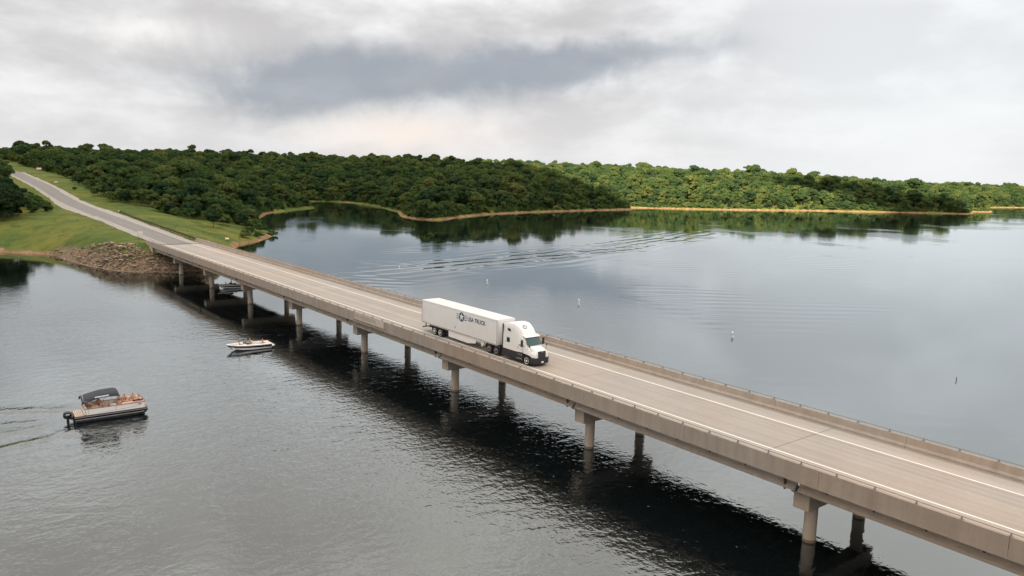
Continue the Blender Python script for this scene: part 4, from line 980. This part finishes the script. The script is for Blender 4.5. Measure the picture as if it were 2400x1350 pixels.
# undergrowth along wood edges and banks
n_ = 9000; ux = rng.uniform(-620, -60, n_); uy = rng.uniform(-40, 900, n_); usd = shore_distance(ux, uy); ue = np.interp(ux, _EX, _EY)
_k = rng.integers(10, 60, n_//2); _t = rng.random(n_//2)[:, None]; _q = _S[_k]*(1-_t)+_S[_k+1]*_t+rng.normal(size=(n_//2, 2))*3.2
ux = np.r_[ux, _q[:, 0]]; uy = np.r_[uy, _q[:, 1]]; usd = shore_distance(ux, uy); ue = np.interp(ux, _EX, _EY); n_ = ux.size
shore_ok = (usd > 1.8) & (usd < 7.5) & ((uy > 66) | (ux < -110))
edge_ok = (np.abs(uy-ue-1.5) < 4.5) & (ux < -108) & (usd > 4)
pt_ok = (usd > 2.2) & (usd < 5) & (ux > -110) & (uy > 30) & (uy < 66) & (rng.random(n_) < .12)
sel = shore_ok | edge_ok | pt_ok; ux, uy = ux[sel], uy[sel]
scatter('undergrowth', ux, uy, terrain_h(ux, uy)-.1, rng.choice([7, 8], ux.size), rng.uniform(.45, 1.35, ux.size)*np.where(shore_distance(ux, uy) < 3, .6, 1.1), rng.uniform(0, 6.28, ux.size), 'low leafy undergrowth along the wood edges and lake banks', 'undergrowth')
# weeds in the meadows
n_ = 1500; ux = rng.uniform(-330, -22, n_); uy = rng.uniform(-34, 62, n_); usd = shore_distance(ux, uy); ue = np.interp(ux, _EX, _EY)
sel = (usd > 1.5) & (uy < ue+2) & (((uy > 15) & (ux < -30)) | ((uy < -2.5) & (ux < -40))) & (fbm(ux, uy, 14, 55, 3) > .08) ; ux, uy = ux[sel], uy[sel]
scatter('meadow_weeds', ux, uy, terrain_h(ux, uy)-.15, np.full(ux.size, 8), rng.uniform(.06, .15, ux.size), rng.uniform(0, 6.28, ux.size), 'tufts of tall weeds in the roadside meadow', 'weeds')
# single trees and shrubs that stand apart
SING = [(0, -188, -16.6, 1.0, 1.1, 'tall leafy tree at the left edge above the dark cedars', 1), (3, -222, -13.6, .95, 1.0, 'tall slender tree at the left edge below the road crest', 1), (1, -262, -11.5, .85, 1.05, 'broad tree at the left edge nearest the road crest', 1),
    (11, -132, -20.5, 1.0, 1.15, 'dark cedar behind the smaller cedar, left of the bushes', 1), (9, -142, -19, .9, 1.0, 'leafy tree behind the cedars at the left edge', 1),
    (12, -132, -12.5, .48, 1, 'round bush in the middle of the bush row left of the road', 1), (12, -143, -14, .6, 1, 'tall bush at the back of the bush row left of the road', 1), (10, -141, -9.2, .6, .9, 'small bush at the front of the bush row left of the road', 1), (12, -156, -11.5, .55, 1, 'bush at the upper end of the bush row left of the road', 1),
    (11, -114, -22.8, 1.15, 1.1, 'big dark cedar at the left edge of the picture beside the meadow', 1), (11, -120, -19.3, .82, 1.05, 'smaller dark cedar right of the big cedar at the left edge', 1),
    (11, -124, -25.5, 1.15, 1.15, 'dense dark tree behind the big cedar at the left edge', 1),
    (12, -128, -8.8, .52, 1.0, 'bushy green shrub nearest the gravel lay-by left of the road', 1), (12, -137, -11.5, .60, .9, 'rounded yellow-green bush between the cedar and the lay-by', 1), (12, -148, -9.5, .58, 1.0, 'low spreading tree hiding the road edge at the left', 1), (10, -124, -13.5, .55, .7, 'low broad bush at the foot of the smaller cedar', 1),
    (10, -168, -9.5, .65, .9, 'young tree beside the road bend at the left', 1), (10, -196, -8.5, .6, .9, 'young round tree farther up the left roadside', 1),
    (2, -95.5, 38.5, .62, 1.0, 'rounded young tree standing alone on the meadow right of the road', 1), (4, -104.5, 52.2, .56, 1.0, 'slim young tree nearest the tip of the grassy point', 1), (7, -106, 46, 1.5, 1.0, 'bush between the two young trees on the grassy point', 1),
    (5, -272, 24.6, .62, 1, 'round shrub-like tree in the meadow along the upper road', 1), (7, -207, 21.6, 1.7, 1, 'small bush in the meadow right of the middle road', 1), (7, -178, 21.8, 1.6, 1, 'dark bush at the meadow edge below the small meadow bush', 1),
    (6, -352, 30, .75, 1, 'small dark cedar at the top of the meadow', 1), (2, -330, 28, .55, 1, 'small leafy tree beside the cedar at the top of the meadow', 1),
    (8, -100, 62, 1.3, .8, 'low bush on the tip of the grassy point', 1), (8, -88, 52, 1.1, .6, 'low bush on the shore of the grassy point facing the bridge', 1), (7, -240, 17.5, .7, .7, 'small low bush beside the white marker in the meadow', 1)]
for k_, x, y, s_, sz, lb, _q in SING: plant(k_, x, y, gz(x, y), s_, (x*7) % 6.28, lb, None, sz)
# ------------------------------------------------------------------ riprap, shore stones
def rock_mesh(seed, mt):
    r = np.random.default_rng(seed); bm = bmesh.new(); bmesh.ops.create_icosphere(bm, subdivisions=1, radius=1)
    for v in bm.verts:
        v.co *= r.uniform(.7, 1.2); v.co.z *= .45; v.co.x *= 1.15
    me = bpy.data.meshes.new('boulder'); bm.to_mesh(me); bm.free(); me.materials.append(mt); return me
m_rock = mat('riprap_stone', (.25, .18, .12), .9, 0, .3, 1.3, .05, 3); m_rock2 = mat('pale_stone', (.34, .26, .18), .9, 0, .25, 1.3, .05, 3); m_rock3 = mat('dark_stone', (.12, .09, .07), .9, 0, .3, 1.3, .05, 3)
RK = [rock_mesh(i, (m_rock, m_rock, m_rock2, m_rock3, m_rock)[i]) for i in range(5)]
rr = np.random.default_rng(12)
def spots(n, f):
    X = rr.uniform(-62, -8, n*40); Y = rr.uniform(-24, 18, n*40); D_ = shore_distance(X, Y)
    return [(float(x), float(y)) for x, y, d_ in zip(X, Y, D_) if f(x, y, d_)][:n]
okr = lambda x, y, d_: -.8 < d_ < (1.2+.15*(x+62)+.8*math.sin(x*.7)) and rr.random() < .25+.75*smooth(-50, -30, x) and (y < 16) and not (x < -27 and y > 0)
for i, (x, y) in enumerate(spots(46, okr)):
    o = add('boulder', RK[i % 5], None, (x, y, max(gz(x, y), -.3)+.1), rr.uniform(0, 6.28)); s_ = rr.uniform(.45, .95); o.scale = (s_, s_*rr.uniform(.7, 1.1), s_*rr.uniform(.7, 1))
    tag(o, 'large loose boulder on the stony bank beside the bridge abutment', 'boulder', 'boulders on the stony bank')
pts = spots(2200, okr)
V_, F_, MI = [], [], []
for i, (x, y) in enumerate(pts):
    src_me = RK[i % 5]; s_ = rr.uniform(.12, .45); a = rr.uniform(0, 6.28); b0 = len(V_)
    V_ += [(x+s_*(v.co.x*math.cos(a)-v.co.y*math.sin(a)), y+s_*(v.co.x*math.sin(a)+v.co.y*math.cos(a)), s_*v.co.z) for v in src_me.vertices]; F_ += [tuple(b0+k_ for k_ in p_.vertices) for p_ in src_me.polygons]; MI += [0 if i % 5 in (0, 1, 4) else i % 5-1]*len(src_me.polygons)
nv = len(RK[0].vertices); zz_ = np.maximum(terrain_h(np.array([p_[0] for p_ in pts]), np.array([p_[1] for p_ in pts])), -.25)+.06
V_ = np.array(V_); V_[:, 2] += np.repeat(zz_, nv)
me = bpy.data.meshes.new('riprap'); me.from_pydata(V_.tolist(), [], F_)
for m_ in (m_rock, m_rock2, m_rock3): me.materials.append(m_)
me.polygons.foreach_set('material_index', np.array(MI, np.int32))
tag(add('riprap', me), 'loose broken stone covering the bank beside the abutment', 'stones', kind='stuff')
# pale stones and driftwood along the other shores
V_, F_, MI = [], [], []; P2 = []
S_ = _S[9:62]
for i in range(len(S_)-1):
    L_ = np.hypot(*(S_[i+1]-S_[i])); 
    for q in range(int(L_/1.6)):
        t = rr.random(); P2.append(tuple(S_[i]*(1-t)+S_[i+1]*t + rr.normal(size=2)*1.1))
P2 = np.array(P2); h2 = terrain_h(P2[:, 0], P2[:, 1]); P2 = P2[(h2 > -.25) & (h2 < .9)]; h2 = terrain_h(P2[:, 0], P2[:, 1])
for i, (x, y) in enumerate(P2):
    src_me = RK[i % 5]; s_ = rr.uniform(.15, .55); a = rr.uniform(0, 6.28); b0 = len(V_)
    V_ += [(x+s_*(v.co.x*math.cos(a)-v.co.y*math.sin(a)), y+s_*(v.co.x*math.sin(a)+v.co.y*math.cos(a)), h2[i]+s_*.7*v.co.z) for v in src_me.vertices]; F_ += [tuple(b0+k_ for k_ in p_.vertices) for p_ in src_me.polygons]; MI += [i % 3]*len(src_me.polygons)
me = bpy.data.meshes.new('shore_stones'); me.from_pydata(V_, [], F_)
for m_ in (m_rock, m_rock2, m_rock): me.materials.append(m_)
me.polygons.foreach_set('material_index', np.array(MI, np.int32))
tag(add('shore_stones', me), 'scattered pale stones along the bare lake shore', 'stones', kind='stuff')
# ------------------------------------------------------------------ guard rail, signs
m_rust = mat('weathered_guardrail', (.075, .06, .048), .7, .3, .25, 1.5)
gr_o = empty('guardrail', (-30, 13.0, gz(-30, 13.0))); tag(gr_o, 'weathered dark steel guardrail beside the road leading onto the bridge', 'guardrail')
GZ0 = gr_o.location.z; gpts = [(-27.0, 12.75)] + [(x, 13.0+.9*smooth(-95, -125, x)) for x in np.arange(-30, -126, -3.81)]
prof = [(-.03, .32), (.06, .42), (-.02, .56), (.06, .70), (-.03, .82), (-.08, .82)]
secs = [[(x+30, y-13+py, float(road_z(x))-.1+pz-GZ0) for py, pz in prof] for x, y in gpts]
MB().loft(secs, False, False).build('rail_beam', m_rust, gr_o)
gpm = MB().box(-.08, .08, .02, .2, -.3, .76).mesh('guard_post', m_rust, smooth=False)
for x, y in gpts[1:]: add('guard_post', gpm, gr_o, (x+30, y-13, float(road_z(x))-.1-GZ0))
MB().box(-.03, .03, -.3, .3, .35, .85).build('end_terminal', m_white, gr_o, (gpts[-1][0]+29.6, gpts[-1][1]-13, float(road_z(-125))-.1-GZ0), smooth=False)
def board(name, label, cat, x, y, w, h, z0, face, cols=None, top=None):
    o = empty(name, (x, y, gz(x, y)), face); tag(o, label, cat)
    MB().box(-.03, .03, -w/2, w/2, z0, z0+h).build('panel', cols or m_starw, o, bevel=.01)
    if top: MB().box(-.035, .035, -w/2, w/2, z0+h+.003, z0+h+h*.5).build('top_panel', top, o, bevel=.01)
    for s in (-1, 1): MB().box(-.06, -.03, s*w*.32-.03, s*w*.32+.03, -.3, z0+h).build('post', m_grey, o, smooth=False)
    return o
board('marker_board', 'white rectangular marker board on posts at the near end of the bridge parapet', 'sign', -33.5, .55, 1.3, 1.45, .75, R_(-12), mat('board_cream', (.72, .68, .62), .6))
board('meadow_marker', 'small low white marker in the grass right of the upper road', 'sign', -280, 15.2, 1.5, .7, .3, R_(-5), mat('board_white', (.82, .80, .74), .6))
board('park_sign', 'white sign with a red top at the forest edge by the road crest', 'sign', -428, 25.5, 3.0, 1.2, 1.0, R_(-8), None, mat('sign_red', (.35, .05, .04), .6))
o = empty('shore_drum', (-69.8, 34.9, gz(-69.8, 34.9))); tag(o, 'small pale yellow drum lying on the shore of the grassy point', 'drum')
MB().lathe_y([(.36, -.55), (.40, -.53), (.40, -.2), (.42, -.18), (.40, -.16), (.40, .2), (.42, .22), (.40, .24), (.40, .53), (.36, .55)], 16, (0, 0, .38)).build('barrel', mat('pale_yellow', (.80, .70, .38), .5), o)
# ------------------------------------------------------------------ overhead clouds that shade the near shore, bridge and left hills
def cloud_material():
    m = bpy.data.materials.new('cloud'); m.use_nodes = True; n = NB(m.node_tree); o = n.n('ShaderNodeOutputMaterial')
    d = n.n('ShaderNodeBsdfDiffuse'); d.inputs[0].default_value = (.9, .9, .9, 1); t = n.n('ShaderNodeBsdfTranslucent'); t.inputs[0].default_value = (.92, .92, .93, 1)
    mx_ = n.n('ShaderNodeMixShader'); mx_.inputs[0].default_value = .6; n.put(mx_.inputs[1], d.outputs[0]); n.put(mx_.inputs[2], t.outputs[0]); n.put(o.inputs[0], mx_.outputs[0]); return m
mcl = cloud_material(); CH = 1000.
def cloud(outline, zg, seed, thick):
    sh_ = SUN_DIR*((CH-zg)/SUN_DIR.z); O = np.array(outline, float); c = O.mean(0); n = 160; pts = []
    per = np.r_[0, np.cumsum(np.hypot(*(np.roll(O, -1, 0)-O).T))]
    for i in range(n):
        s_ = per[-1]*i/n; k_ = np.searchsorted(per, s_, 'right')-1; t = (s_-per[k_])/(per[k_+1]-per[k_]); q = O[k_]*(1-t)+O[(k_+1) % len(O)]*t
        w_ = 10*fbm(np.array([q[0]]), np.array([q[1]]), 45, seed, 3)[0]; d_ = (q-c)/np.linalg.norm(q-c); pts.append(q+d_*w_)
    pts = np.array(pts); mb = MB(); secs = []
    for s_, sg in [(.04, -1), (.3, -1), (.6, -1), (.85, -1), (.96, -1), (1, 0), (.96, 1), (.85, 1), (.6, 1), (.3, 1), (.04, 1)]:
        ring_ = []
        for q in pts:
            w = c+(q-c)*s_; hh = thick*math.sqrt(max(0, 1-s_*s_)); lump = 1+.5*fbm(np.array([w[0]]), np.array([w[1]]), 160, seed+5, 3)[0]
            ring_.append((w[0]+sh_.x, w[1]+sh_.y, CH+(hh*lump if sg > 0 else -hh*.12)*abs(sg)))
        secs.append(ring_)
    mb.loft(secs, True, True); return tag(mb.build('cloud', mcl), kind='structure')
cloud([(800, 330), (300, 385), (0, 398), (-239, 402), (-330, 440), (-421, 486), (-560, 560), (-1000, 640), (-1500, 500), (-1700, 0), (-1300, -500), (-300, -650), (700, -560), (1000, -100)], 8, 3, 45)
cloud([(-60, 640), (-60, 715), (-130, 738), (-230, 735), (-330, 690), (-300, 650), (-180, 650)], 8, 9, 8)
